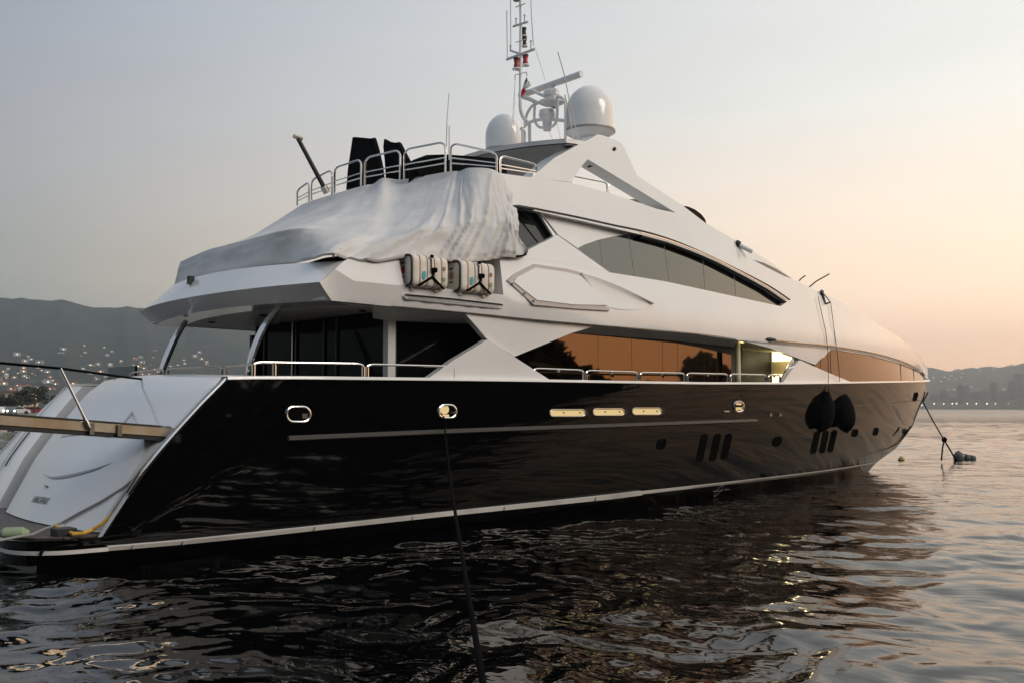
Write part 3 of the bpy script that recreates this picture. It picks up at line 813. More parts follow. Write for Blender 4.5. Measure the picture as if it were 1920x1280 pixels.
# fender bracket on the foredeck edge
z0 = on_S(1545, 556); dz = (z0-EYE)@VD-.1
MB().tube([at_depth(1537,548,dz), at_depth(1541,551,dz)], .10, 8).tube([at_depth(1540,549,dz), at_depth(1545,570,dz)], .06, 6).tube([at_depth(1545,571,dz), at_depth(1557,567,dz)], .022, 6).tube([at_depth(1543,549,dz), at_depth(1557,567,dz)], .015, 6).build('fender_bracket', 'black_plastic', Y)

# radar arch: slanted legs with a tapering strut
AR = [(996,333.5),(1040,296),(1088,270),(1108,260),(1121,252.5),(1133,255),(1163,267),(1171,278),(1183,304),(1195,330),(1236,357),(1279,385),(1324,419.5),(1296,409),(1267,399.5),(1180,346),(1102,299),(1092,310),(1071,342)]
AR3 = [on_S(x, y) for x, y in dens(AR, 14)]
ARC = skin(AR3, S, .0, .42, .4, .25).build('radar_arch', 'gelcoat', Y, 24)
pa_ = port_copy(ARC)
for q in ((1107.5,311),(1139,328),(1168,344.5)):
    p = on_S(q[0]+6, q[1]-8, 0); p2 = at_y(*q, p[1]+.2)
    MB().lathe(p2, [(0,-.02),(.075,-.02),(.075,.03),(0,.03)], 14, 0, (.35,0,-1)).build('spot_light', 'black_plastic', ARC)
MB().tube([on_S(1150,278,-.01), on_S(1153,282,-.01)], .05, 8).build('arch_lamp', 'black_plastic', ARC)
# hard top between the arches
ht = []
for t in np.linspace(-1, 1, 25):
    y = t*2.35; xf = 15.62-.55*(1-t*t)+.0; 
    ht.append([(xf+d_*.0+u*(17.5-xf), y, 8.02+.05*math.sin(min(1, u*3)*math.pi/2)+.05*(1-t*t)) for u, d_ in [(0,0),(.04,0),(.12,0),(.3,0),(.6,0),(.85,0),(1,0)]])
HT = MB().grid(ht, thick=(0.04,0,-.09), flip=True).build('hard_top', 'gelcoat', Y, 50)
mat('shade_grey', (.20,.20,.205), .6)  # added dark sheet: shade under the hard top put into its colour
MB().grid([[(p[0]+.05, p[1]*.985, p[2]-.105) for p in r] for r in ht], thick=(0,0,-.02), flip=True).build('hard_top_shade', 'shade_grey', HT, 50)

# ================================================================== domes, mast, radar, rails
def dome(px, base_y, top_y, halfw, yy, name='satellite_dome'):
    b = at_y(px, base_y, yy); dep = (b-EYE)@VD; R = halfw*dep/F
    tz = raise_to(b, top_y)[2]; h = tz-b[2]
    prof = [(R*.55,-.10*h),(R*.8,-.06*h),(R*.97,0),(R*1.03,.02*h),(R*1.03,.06*h),(R*.985,.075*h),(R,.22*h),(R,.42*h)]
    k = h*(1-.42)
    for a in np.linspace(8, 90, 12): prof.append((R*math.cos(math.radians(a)), .42*h+k*math.sin(math.radians(a))))
    o = MB().lathe(b, prof, 40).build(name, 'gelcoat', Y, 40)
    MB().lathe(b, [(R*1.035,.015*h),(R*1.045,.03*h),(R*1.045,.05*h),(R*1.035,.065*h)], 40).build('dome_seam', 'grey_strip', o)
    MB().lathe((b[0], b[1], b[2]-.1*h), [(R*.5,.05),(R*.45,-.35),(R*.5,-.55)], 24).build('dome_foot', 'gelcoat', o)
    return o
dome(1106, 251, 162, 46, -1.35)
dome(946, 287, 214.5, 36, 1.2)
XM = 16.85
def mt(px, py, x=XM): return at_x(px, py, x)
def my(px, py, y=0.): return at_y(px, py, y)
# mast: bowed lower tube and a straight pole above it
MAST = MB().tube([my(x, y) for x, y in curve([(993,282),(993,240),(991,232),(982,222),(976.5,208),(975.5,190),(975.5,160),(976,120),(976,80),(976.5,40),(976,0),(976,-70)], 4)], [.042]*21+[.034]*24, 10).build('mast', 'gelcoat', Y)
MB().tube([my(x, y) for x, y in [(984,282),(984,250),(982,244)]], .03, 8).tube([my(x, y) for x, y in [(979.5,282),(979.5,248),(978,240),(984,232),(996,230)]], .03, 8).build('mast_brace', 'gelcoat', MAST)
def cross(a, b, r, name, m='gelcoat', par=MAST):
    """spar across the yacht through two pixels on the transverse plane of the mast"""
    x = my(976, (a[1]+b[1])/2)[0]
    return MB().tube([at_x(*a, x), at_x(*b, x)], r, 8).build(name, m, par)
cross((950.5,112), (1004,92), .036, 'spreader')
cross((962.5,50), (990.5,41), .03, 'spreader')
cross((967,14), (985,7), .014, 'spreader'); cross((967,80), (985,74), .012, 'spreader')
cross((957,95), (976,102), .028, 'spreader')
cross((966,141), (988,135.5), .012, 'flag_halyard_bar')
MB().tube([my(966,141), my(966,150)], .018, 6).tube([my(987.5,136), my(988,143)], .018, 6).build('halyard_hook', 'gelcoat', MAST)
for (x, y, h_) in ((967.5,46,9),(983.5,41.5,11),(995.5,93,14),(957,96,8)):
    MB().tube([my(x, y), my(x, y-h_), my(x, y-h_-2)], [.012,.012,.03], 8).build('sensor', 'grey_strip', MAST)
MB().lathe(my(968.5,2), [(0,0),(.08,.0),(.09,.04),(.06,.1),(0,.1)], 12).build('wind_sensor', 'grey_strip', MAST)
def nav(px, py, red, s=1.):
    c = my(px, py); 
    o = MB().lathe(c, [(.02,-.07*s),(.16*s,-.06*s),(.13*s,0),(.11*s,.0)], 12).build('nav_light', 'gelcoat_shadow', MAST)
    MB().lathe(c, [(.10*s,0),(.115*s,.06*s),(.09*s,.17*s),(.115*s,.30*s)], 12).build('lens', 'red_lens' if red else 'black_plastic', o)
    MB().lathe(c, [(.12*s,.30*s),(.13*s,.38*s),(0,.42*s)], 12).build('lens_cap', 'black_plastic', o)
    return o
nav(968.5,127.5,True,.62); nav(985,121,True,.62)
nav(982.5,67,False,.5); nav(983.5,86,False,.48)
MB().tube([my(973,131.5), my(962,130)], .035, 6).tube([my(978,124), my(991,121.5)], .035, 6).build('light_bracket', 'gelcoat', MAST)
# whip aerials
for pts_, r_ in (([(951.5,108),(950.3,20)],.014),([(958,92),(957,-60)],.014),([(1000.5,86),(996.5,30),(994,-60)],.014),([(838,230),(842,175)],.010),([(837,275),(838,232)],.012),([(842,300),(842.5,237)],.012),([(1084.5,262),(1070,200),(1058,140),(1046,98)],.012),([(1076,266),(1067,215),(1059,178)],.014)):
    y_ = 0 if pts_[0][1] < 200 else (-2.2 if pts_[0][0] > 1000 else -1.6)
    MB().tube([my(x, y, y_) for x, y in pts_], r_, 5).build('whip_aerial', 'gelcoat_shadow', MAST)
for a, b in (((966,150),(957,282)),((966,150),(962,250)),((1005,96),(1022,150)),((1026,240),(1040,270)),((1043,225),(1051,262))):
    MB().tube([my(*a), my(*b)], .007, 4).build('rigging_wire', 'gelcoat_shadow', MAST)
# radar frame and scanners
fr = MB()
T = lambda L_, r: fr.tube([at_x(x, y, XM+.05) for x, y in curve(L_, 4)], r, 8)
T([(976,181),(992,186),(1008,194)], .05)
T([(976,176),(995,170),(1010,176),(1028,183),(1040,182)], .038)
T([(1008,193),(997,200),(988,215),(984,232)], .034)
T([(1003,197),(1002,215),(1003,228),(1010,238),(1020,240)], .034)
T([(976.5,243),(990,232),(1005,226),(1030,224),(1060,227)], .042)
T([(1045,184),(1045,205),(1044,224)], .034)
T([(1045,182),(1054,184),(1060,195),(1060.5,227),(1060,262)], .034)
T([(1044,224),(1040,234),(1030,240),(1018,240)], .034)
RF = fr.build('radar_frame', 'gelcoat', MAST)
MB().lathe(at_x(1034,194,XM+.2), [(.05,-.09),(.2,-.05),(.31,.0),(.31,.04),(.26,.06),(0,.06)], 24).build('radar_platform', 'gelcoat', RF)
SCN = MB().lathe(at_x(1035,183,XM+.2), [(.18,0),(.21,.03),(.21,.12),(.17,.17),(.08,.19),(.07,.26)], 20).build('radar_scanner', 'gelcoat', MAST)
a, b = at_x(975,180,XM+.2), at_x(1090,139,XM+.2)
dvec = (b-a)/np.linalg.norm(b-a); nn = np.array([1.,0,0]); uu = np.cross(dvec, nn); uu *= np.sign(uu[2])
rows = []
for t in np.linspace(0, 1, 3):
    c = a+(b-a)*t
    rows.append([c+uu*.085*math.sin(q)*(1 if abs(math.sin(q)) < .9 else .95)+nn*.07*math.cos(q) for q in np.linspace(0, 2*math.pi, 17)])
mb = MB().grid(rows)
for r_, fl in ((rows[0], False), (rows[-1], True)):
    mb.add(r_[:-1], [tuple(range(16))[::-1 if fl else 1]])
mb.build('scanner_bar', 'gelcoat', SCN, 50)
MB().lathe(at_x(1026,222,XM+.05), [(.10,-.30),(.12,-.08),(.17,-.02),(.20,.05),(.20,.15),(.18,.19),(0,.20)], 24).build('radar_dome', 'gelcoat', RF)
MB().tube([at_x(1037,204,XM), at_x(1038,200,XM)], .06, 8).build('horn', 'worn_stainless', RF)

# courtesy flag
fl = [at_x(x, y, XM-.7) for x, y in [(987.5,145),(983,150),(978,162),(975.5,170),(972,180),(973,184),(979,180),(984,172),(989,164),(995,160),(991,152)]]
FLAG = thing('flag', 'limp green, white and red flag hanging from the mast halyard', 'flag', at_x(985,165,XM-.7))
def flagbit(px, m, name):
    v = [at_x(x, y, XM-.7+.10*math.sin(x*.9)) for x, y in px]; n = len(v)
    v2 = [p+np.array([.012,0,0]) for p in v]
    MB().add(v+v2, [tuple(range(n)), tuple(range(2*n-1, n-1, -1))]+[(i, n+i, n+(i+1) % n, (i+1) % n) for i in range(n)]).build(name, m, FLAG, 0)
flagbit([(987.5,145),(984,152),(981,161),(985,158),(989,152)], 'green_cloth', 'green_stripe')
flagbit([(989,152),(985,158),(981,161),(980,165),(984,167),(989,166),(995,161),(992,153)], 'white_cloth', 'white_stripe')
flagbit([(980,165),(977.5,171),(976,183),(978.5,182),(981,177),(986.5,171),(984,167)], 'red_cloth', 'red_stripe')

# ---- hand rails
def hoop(bl, br, tl, tr, planf, r=.022, mids=(), par=Y, corner=.25, foot=True, m='stainless', name='handrail'):
    """bl, br: pixel feet; tl, tr: rows of the top at each foot"""
    a, b = planf(*bl), planf(*br); A, B = raise_to(a, tl), raise_to(b, tr)
    k = corner; path = [a, a+(A-a)*(1-k*.9)]
    for t in np.linspace(0, math.pi/2, 6)[1:]:
        c_ = .16*min(1., np.linalg.norm(B-A)/.6); e = (B-A)/np.linalg.norm(B-A)
        path.append(A-(A-a)*k*.9*(1-math.sin(t))+e*c_*(1-math.cos(t)))
    for t in np.linspace(math.pi/2, 0, 6)[:-1]:
        path.append(B-(B-b)*k*.9*(1-math.sin(t))-e*c_*(1-math.cos(t)))
    path += [b+(B-b)*(1-k*.9), b]
    mb = MB().tube(path, r, 8)
    for f in mids: mb.tube([a+(A-a)*f, b+(B-b)*f], r*.7, 6)
    o = mb.build(name, m, par)
    if foot:
        for q, Q in ((a, A), (b, B)):
            h_ = (Q-q)/np.linalg.norm(Q-q); MB().tube([q-h_*.02, q+h_*.16], r*1.55, 8).build('rail_foot', m, o)
    return o
fly = lambda x, y: at_z(x, y, 6.88)
for bl, br, tl, tr in (((557,386),(579,378),357,341),((584,376),(622,366),338,318),((627,363),(677,349),315,299),((684,348),(750,338),297,281),((758,336),(835,324),281,266)):
    hoop(bl, br, tl, tr, fly, .022, (.3,.48), foot=False)
sid = lambda x, y: at_y(x, y, -2.66)
hoop((845,323), (931,325), 268, 287, lambda x, y: at_y(x, y, -1.95 if x < 900 else -2.6), .022, (.3,.48), foot=False)
hoop((938,326), (1006,333), 292, 309, lambda x, y: at_y(x, y, -2.62), .022, (.3,.5), foot=False)
for bl, br, tl, tr in (((1072,352),(1138,366),330,343),((1141,366),(1210,380),344,358)):
    hoop(bl, br, tl, tr, lambda x, y: at_y(x, y, 2.6), .022, (), foot=False)
cap = lambda x, y: on_H(x, y+2.5, .06)+np.array([0,0,.03])
for bl, br, tl, tr in (((475,704),(681,706),678.5,681.5),((688,706.5),(850,708),682.5,686.5),((1000,712),(1094,713.5),690,693.5),((1099,714),(1195,715.5),694,697),((1200,715.5),(1283,717),697.5,699),((1288,717),(1364,718),699,700.5),((1369,718),(1436,718),700.5,702),((1441,718),(1463,718),702,702.5)):
    o = hoop(bl, br, tl, tr, cap, .020)
    if bl[0] == 475:
        a = cap(514,704.5); MB().tube([a, raise_to(a, 679)], .02, 8).tube([a, a+np.array([0,0,.17])], .033, 8).build('rail_post', 'stainless', o)
    elif bl[0] > 900:
        a = cap((bl[0]+br[0])/2, bl[1]); t_ = raise_to(a, (tl+tr)/2+1.5); MB().lathe(t_-np.array([0,0,.02]), [(0,-.02),(.03,-.02),(.03,.03),(0,.03)], 8).build('rail_stud', 'stainless', o)
aft = lambda x, y: at_z(x, y, 2.70)
for bl, br, tl, tr in (((213,722),(240,716),705,700),((245,715),(307,712),698,692),((314,711),(415,708.5),691,686.5),((424,708),(474,704),687.5,682)):
    hoop(bl, br, tl, tr, aft, .018, m='worn_stainless')
d_ = MB().tube([on_H(1463,717,.3)+np.array([0,0,.05]), at_y(1487,671,-2.9)], .03, 8).build('stair_rail', 'stainless', Y)
MB().box((7.9,1.6,2.72),(7.95,2.9,3.0)).build('passerelle_screen', 'dark_glass', Y, 0)

# curved steel supports under the overhang
for px, s_ in (([(465,703),(471,676),(482,642),(500,606),(525,573)], -1), ([(300,713),(305,690),(317,660),(330,632),(349,602)], 1)):
    pts_ = [at_y(x, y, 1.75*s_) for x, y in curve(px, 5)]
    n = len(pts_)
    MB().tube(pts_, [.045+.03*math.sin(math.pi*i/(n-1)) for i in range(n)], 10).build('overhang_support', 'stainless', Y)

# smoked wind deflector forward on the flybridge
dv = [(1277,386),(1290,387.5),(1303,393),(1315,402),(1322,411),(1325,421),(1300,412),(1270,398)]
v0 = [at_y(x, y, -1.7) for x, y in dv]; v1 = [np.array([p[0]+.25, 1.7, p[2]]) for p in v0]; vm = [np.array([p[0]+.45, 0, p[2]]) for p in v0]
n = len(v0); MB().add(v0+vm+v1, [(i, (i+1) % n, n+(i+1) % n, n+i) for i in range(n)]+[(n+i, n+(i+1) % n, 2*n+(i+1) % n, 2*n+i) for i in range(n)]+[tuple(range(n-1,-1,-1)), tuple(range(2*n, 3*n))]).build('wind_deflector', 'black_glass', Y, 30)
# helm console seen through the arch opening
hb = [at_y(x, y, -.6) for x, y in [(1180,374),(1192,374),(1205,383),(1235,400),(1225,408),(1180,392)]]
n = len(hb); MB().add(hb+[p+np.array([.3,1.4,0]) for p in hb], [tuple(range(n-1,-1,-1)), tuple(range(n, 2*n))]+[(i, (i+1) % n, n+(i+1) % n, n+i) for i in range(n)]).build('helm_console', 'black_plastic', Y, 0)
# flagstaff on the flybridge stern
b0 = at_z(613, 362, 6.88); t0 = at_y(557, 257, b0[1])
FSF = MB().tube([b0, b0+(t0-b0)*.1, t0], [.06,.05,.045], 10).build('flagstaff', 'black_plastic', Y)
MB().tube([b0, b0+(t0-b0)*.12], .075, 10).build('staff_socket', 'worn_stainless', FSF)
MB().tube([t0-np.array([.08,0,0]), t0+np.array([.12,0,-.02])], .05, 8).build('staff_head', 'worn_stainless', FSF)

# ---- gangway: telescopic boom swung out astern, stanchion and stay
g0, g1 = at_y(333, 812, -3.0), at_y(-160, 776, -2.9)
dv = (g1-g0); Lg = np.linalg.norm(dv); dv /= Lg
def gang(t0_, t1_, w0, w1, z0_, z1_, name, m, par):
    mb = MB(); vs = []
    for t in (t0_, t1_):
        c = g0+dv*t
        for yy, zz in ((w0, z0_), (w1, z0_), (w1, z1_), (w0, z1_)): vs.append(c+np.array([0, yy, zz]))
    return mb.add(vs, [(0,1,2,3)[::-1],(4,5,6,7),(0,1,5,4),(1,2,6,5),(2,3,7,6),(3,0,4,7)]).build(name, m, par, 0)
GW = gang(0, Lg, 0, .5, -.055, .075, 'gangway', 'gangway_steel', Y)
gang(.1, Lg, -.012, .512, .075, .10, 'gangway_edge', 'stainless', GW)
gang(-.02, Lg, .02, .48, -.12, -.055, 'gangway_underside', 'black_plastic', GW)
gang(-.25, .12, .05, .45, -.16, .03, 'gangway_hinge', 'black_plastic', GW)
tt = 1.9
e_ = at_y(166, 799, -3.0); s_top = at_y(113, 690, -2.9)
MB().tube([e_, s_top], .022, 8).tube([e_+(s_top-e_)*-.02, e_+(s_top-e_)*.1], .035, 8).build('stanchion', 'stainless', GW)
for xx in (172, 224): 
    c = at_y(xx, 803+(xx-172)*.06, -3.01); MB().box(c-np.array([.03,.02,.08]), c+np.array([.03,.03,.08])).build('gangway_bracket', 'worn_stainless', GW, 0)
MB().tube([at_y(x, y, -2.0-.9*(x < 115)) for x, y in [(-160,660),(0,680),(113,690)]]+[at_y(x, y, yy) for x, y, yy in [(170,697.5,-2.0),(235,706.5,-.8),(275,711,-.2),(291,713,0.)]], .018, 6).build('gangway_stay', 'rope_black', GW)
a = at_z(292, 713, 2.75)
MB().tube([a, at_y(223, 806, -2.9)], .018, 6).build('gangway_lift_wire', 'worn_stainless', GW)
MB().tube([a, at_y(341, 796, -3.1)], .012, 6).build('gangway_lift_line', 'rope_black', GW)
MB().tube([at_z(232,713,2.74), at_z(262,710.5,2.8), at_z(292,713,2.75)], .03, 6).build('stay_cleat', 'rope_black', Y)

# ================================================================== things lying on or hanging from the yacht
# ---- grey tarpaulin over the upper deck aft
TOPR = [(548,398),(566,384),(600,372),(640,360),(683,348),(700,345),(718,334),(750,337),(790,331),(842,322),(862,321),(880,315),(920,317),(942,330),(958,352),(967,385)]
KNEE = [(338,494),(345,489),(400,466),(480,446),(545,432),(600,430),(680,440),(715,448),(760,440),(800,432),(845,425),(880,420),(915,415),(945,418),(960,425),(972,440)]
EDGE = [(325,541),(333,538),(380,522),(455,506),(525,496),(575,485),(620,475),(665,484),(715,486),(770,480),(825,486),(868,488),(908,486),(942,480),(968,481),(988,476)]
def u_rs(px, n):
    c = curve(px, 12); d = [0]
    for a, b in zip(c, c[1:]): d.append(d[-1]+float(np.linalg.norm(b-a)))
    return c
nU = 200
def resample(px, n):
    c = curve(px, 10); k = len(px)-1
    t = np.linspace(0, len(c)-1, n); out = []
    for s in t:
        i = min(len(c)-2, int(s)); a = s-i; out.append(c[i]*(1-a)+c[i+1]*a)
    return out
def to3(px, kind):
    out = []
    for x, y in px:
        if kind == 'top':
            if x < 860: p = at_z(x, y, 6.95)
            else:
                f = smooth(850, 935, x); p = at_z(x, y, 6.95)*(1-f)+at_y(x, y, -2.78)*f
                p = EYE+ray(x, y)*((p-EYE)@ray(x, y))
        elif kind == 'knee':
            f = smooth(560, 800, x)
            p1 = at_z(x, y, 5.30); p2 = at_y(x, y, -3.32+.0)
            d = ray(x, y); p = EYE+d*(((p1-EYE)@d)*(1-f)+((p2-EYE)@d)*f)
        else:
            f = smooth(560, 720, x)
            p1 = at_z(x, y, 4.70); p2 = on_S(x, y, -.10) if x > 560 else p1
            d = ray(x, y); p = EYE+d*(((p1-EYE)@d)*(1-f)+((p2-EYE)@d)*f)
        out.append(p)
    return out
T3, K3, E3 = (to3(resample(q, nU), k) for q, k in ((TOPR,'top'), (KNEE,'knee'), (EDGE,'edge')))
def hash2(x, y):
    v = math.sin(x*127.1+y*311.7)*43758.5453; return v-math.floor(v)
def vnoise(x, y):
    i, j = math.floor(x), math.floor(y); a, b = x-i, y-j; a = a*a*(3-2*a); b = b*b*(3-2*b)
    return (hash2(i,j)*(1-a)+hash2(i+1,j)*a)*(1-b)+(hash2(i,j+1)*(1-a)+hash2(i+1,j+1)*a)*b
rows = []; nA, nB = 26, 22
for r in range(nA+nB+1):
    row = []
    for j in range(nU):
        u = j/(nU-1)
        if r <= nA:
            t = r/nA; p = T3[j]*(1-t)+K3[j]*t
            sag = -.16*math.sin(math.pi*t)*(1-smooth(.55,.75,u)); tt_ = t*.6
        else:
            t = (r-nA)/nB; p = K3[j]*(1-t)+E3[j]*t; sag = .05*math.sin(math.pi*t); tt_ = .6+t*.4
        fold = smooth(.52, .74, u)
        wz = 1.3*vnoise(u*7, tt_*1.7+4)
        rg = lambda q: (1-abs(2*q-1))
        g1 = rg(vnoise(u*24+tt_*2.6*(u-.62)*6+wz, tt_*1.1))**1.6
        g2 = rg(vnoise(u*64-tt_*4*(u-.8)*5+2*wz, tt_*1.6+11))**1.4
        f1 = (g1-.35)*(.165*fold)*(.45+.9*tt_-.45*tt_**3)
        f2 = (g2-.35)*(.05*fold+.010)*(.5+.6*tt_)
        f3 = (vnoise(u*48, tt_*16+9)-.5)*.022+(vnoise(u*18, tt_*7+3)-.5)*.05
        f4 = .12*(rg(vnoise(u*24+tt_*5.5, tt_*2.+21))-.5)*smooth(.25,.45,u)*(1-smooth(.58,.7,u))*smooth(.25,.7,tt_)
        amp = min(1., r/3.)*(1 if r < nA+nB-1 else .5)
        nrm_ = np.array([-.30-.25*(1-fold), -.35-.5*fold, .45*(1-fold)+.1])
        row.append(p+nrm_*(f1+f2+f3+f4)*amp+np.array([0,0,sag]))
    rows.append(row)
TARP = MB().grid(rows, thick=(.03,.03,-.03)).build('tarpaulin', 'tarp', None, 70)
tag(TARP, 'wrinkled grey tarpaulin draped over the yacht upper deck stern', 'tarpaulin')
# dark gap under the lifted hem, put in as an added black roll
a = [at_z(x, y, 4.62) for x, y in [(535,492),(570,488),(600,484),(622,482)]]
HEM_GAP = MB().tube([p+np.array([.55,.22,.02]) for p in a], [.04,.10,.10,.03], 10).build('hem_gap_shade', 'black_canvas')
tag(HEM_GAP, 'black roll added as the dark gap under the lifted hem of the grey tarpaulin', 'gap shade')
for k, px in enumerate((625, 637)):
    p = at_z(px, 483, 4.66); MB().tube([p, p+np.array([.0,.0,.14])], .025, 6).build('hem_cleat', 'stainless', YACHT)
# tarpaulin tie at the forward lower corner
tie = MB().tube([on_S(986,474,-.12), on_S(984,478,-.12), on_S(978,480.5,-.12), on_S(966,481,-.1)], .02, 6).build('tarpaulin_tie', 'rope_black', TARP)

# ---- tall black covers on the flybridge
def cover(px, x, dx, name, label):
    v = [at_x(a, b, x) for a, b in px]; n = len(v)
    c = sum(v)/n
    f = [c+(p-c)*1.0 for p in v]; m_ = [c+(p-c)*1.03+np.array([dx/2,0,0]) for p in v]; b = [c+(p-c)*.96+np.array([dx,0,0]) for p in v]
    o = MB().add(f+m_+b, [tuple(range(n)), tuple(range(3*n-1, 2*n-1, -1))]+[(n*k+i, n*k+n+i, n*k+n+(i+1) % n, n*k+(i+1) % n) for i in range(n) for k in (0, 1)]).build(name, 'black_canvas', None, 50)
    return tag(o, label, 'furniture cover')
cover(dens([(661,258),(680,259.5),(692,261),(699,259),(705,280),(712,312),(715,340),(714,352),(690,356),(649,356),(652,318),(657,285)], 12), 12.9, .12, 'furniture_cover', 'tall black cover with flat top, the wider one, on the flybridge')
cover(dens([(720,261.5),(730,267),(740,268.5),(746,267),(754,283),(764,302),(768,345),(722,350),(723,330),(721,300),(718.5,276)], 12), 13.2, .12, 'furniture_cover', 'narrow black cover with peaked top beside the wider one on the flybridge')
lowp = [(766,346),(766,306),(775,300),(800,291),(830,290),(850,291),(880,293),(925,297),(934,310),(934,345),(850,350)]
v = [at_y(a, b, -1.3 if a > 800 else -.9) for a, b in dens(lowp, 12)]; n = len(v)
o = MB().add(v+[p+np.array([.35,.1,0]) for p in v], [tuple(range(n)), tuple(range(2*n-1, n-1, -1))]+[(i, n+i, n+(i+1) % n, (i+1) % n) for i in range(n)]).build('bar_cover', 'black_canvas', None, 40)
tag(o, 'long low black cover behind the flybridge hand rails', 'furniture cover')

# ---- life rafts in their recess
def raft(x0, x1, y0, y1, label, oval):
    """canister between two pixel columns; segmented, rounded, strapped"""
    a = on_S(x0+19, y1, -.12); b = on_S(x1, y1+1, -.12)
    zb0 = a[2]; zt0 = raise_to(a, y0+2)[2]; h_ = zt0-zb0; Ln = b[0]-a[0]+.10
    t = thing('life_raft', label, 'life raft', ((a[0]+b[0])/2, a[1]+.25, zb0), 'white life raft canisters in the side recess')
    yc = a[1]+.27; zc = zb0+h_/2
    def ringp(x, k):
        out = []
        for j in range(32):
            an = 2*math.pi*j/32; c, s = math.cos(an), math.sin(an)
            e = 2/5.5
            out.append((x, yc+.29*k*math.copysign(abs(c)**e, c), zc+h_/2*k*math.copysign(abs(s)**e, s)))
        return out
    segs = np.linspace(0, 1, 6); rws = []
    xs0 = a[0]-.02
    prof = [(0,.80),(.012,.90),(.04,.97)]
    for i in range(5):
        s0, s1 = segs[i], segs[i+1]; w_ = s1-s0
        if i == 0: st = [(0,.02),(0,.78),(.008,.90),(.03,.965),(.06,.985)]
        else: st = [(s0+.004,.955),(s0+.02,.985)]
        st += [(s0+w_*.5,1.0)]
        if i == 4: st += [(.94,.985),(.975,.95),(.995,.88),(1,.78),(1,.02)]
        else: st += [(s1-.02,.985),(s1-.004,.955)]
        rws += [ringp(xs0+q*Ln, k) for q, k in st]
    mb = MB(); k = len(rws); vs = [p for r in rws for p in r]
    mb.add(vs, [(i*32+j, i*32+(j+1) % 32, (i+1)*32+(j+1) % 32, (i+1)*32+j) for i in range(k-1) for j in range(32)])
    sh_ = mb.build('canister', 'raft_white', t, 40)
    for i in range(1, 5):
        x = xs0+segs[i]*Ln; r_ = ringp(x, .97)
        MB().tube(r_, .013, 5, True).build('seam', 'raft_seam', sh_)
    MB().tube([(p[0]-.01, p[1], p[2]) for p in ringp(xs0+.0*Ln, .93)], .022, 6, True).build('end_gasket', 'black_plastic', sh_)
    yf = yc-.305; xm = xs0+Ln*.52
    mb = MB()
    def strap(p, q, w_=.022): mb.tube([p, q], w_, 4)
    strap((xm, yf, zb0+h_*.33), (xm-.30, yf, zb0+.02)); strap((xm, yf, zb0+h_*.33), (xm+.26, yf, zb0+.0)); strap((xm, yf, zb0+h_*.33), (xm+.03, yf, zb0+h_*.52))
    mb.tube([(xm-.02, yf-.01, zb0+h_*.53), (xm+.07, yf-.02, zb0+h_*.55)], .045, 8)
    mb.build('lashing_strap', 'rope_black', t)
    MB().tube([(xm-.02, yf, zb0+h_*.92), (xm-.01, yf, zb0+h_*.99)], .035, 6).build('strap_buckle', 'rope_black', t)
    mb = MB()
    for q in (.6,.66,.72,.78,.84): mb.tube([(xm-.03, yf+.01, zb0+h_*q), (xm-.01, yf+.01, zb0+h_*(q+.025))], .018, 5)
    mb.build('printed_text', 'name_grey', sh_)
    def disc(px, pz, rx, rz, m, nm):
        v = [(px+rx*math.cos(an), yf+.004, pz+rz*math.sin(an)) for an in np.linspace(0, 2*math.pi, 20, endpoint=False)]
        v2 = [(p[0], p[1]+.03, p[2]) for p in v]
        MB().add(v+v2, [tuple(range(20)), tuple(range(39, 19, -1))]+[(i, 20+i, 20+(i+1) % 20, (i+1) % 20) for i in range(20)]).build(nm, m, sh_, 0)
    disc(xs0+Ln*.30, zb0+h_*.36, .04, .075, 'cyan_paint', 'round_sticker')
    disc(xs0+Ln*.86, zb0+h_*.62, .03, .04, 'raft_seam', 'round_sticker'); disc(xs0+Ln*.86, zb0+h_*.3, .035, .04, 'mist_green', 'round_sticker')
    # emblem on the end cap
    v = [(xs0-.012, yc+.05*math.cos(an)-.02, zc+.02+.075*math.sin(an)) for an in np.linspace(0, 2*math.pi, 16, endpoint=False)]
    MB().add(v+[(p[0]+.03, p[1], p[2]) for p in v], [tuple(range(15,-1,-1)), tuple(range(16, 32))]+[(i, (i+1) % 16, 16+(i+1) % 16, 16+i) for i in range(16)]).build('end_emblem', 'red_paint' if oval else 'raft_seam', sh_, 0)
    MB().box((xs0-.012, yc-.06, zc+.12), (xs0+.01, yc+.04, zc+.16)).box((xs0-.012, yc-.06, zc-.12), (xs0+.01, yc+.04, zc-.09)).build('end_text', 'name_grey', sh_, 0)
    # cradle
    for x_ in (xs0+.06, xs0+Ln-.2): MB().box((x_, yc-.15, zb0-.05), (x_+.07, yc+.3, zb0+.02)).build('cradle', 'stainless', t, 0)
    return t
raft(755.5, 833, 472.5, 537, 'white strapped life raft canister with a bright red emblem, nearer the stern', True)
raft(846, 921, 484.5, 547, 'white strapped life raft canister with a dark maroon emblem, next to the side hatch', False)

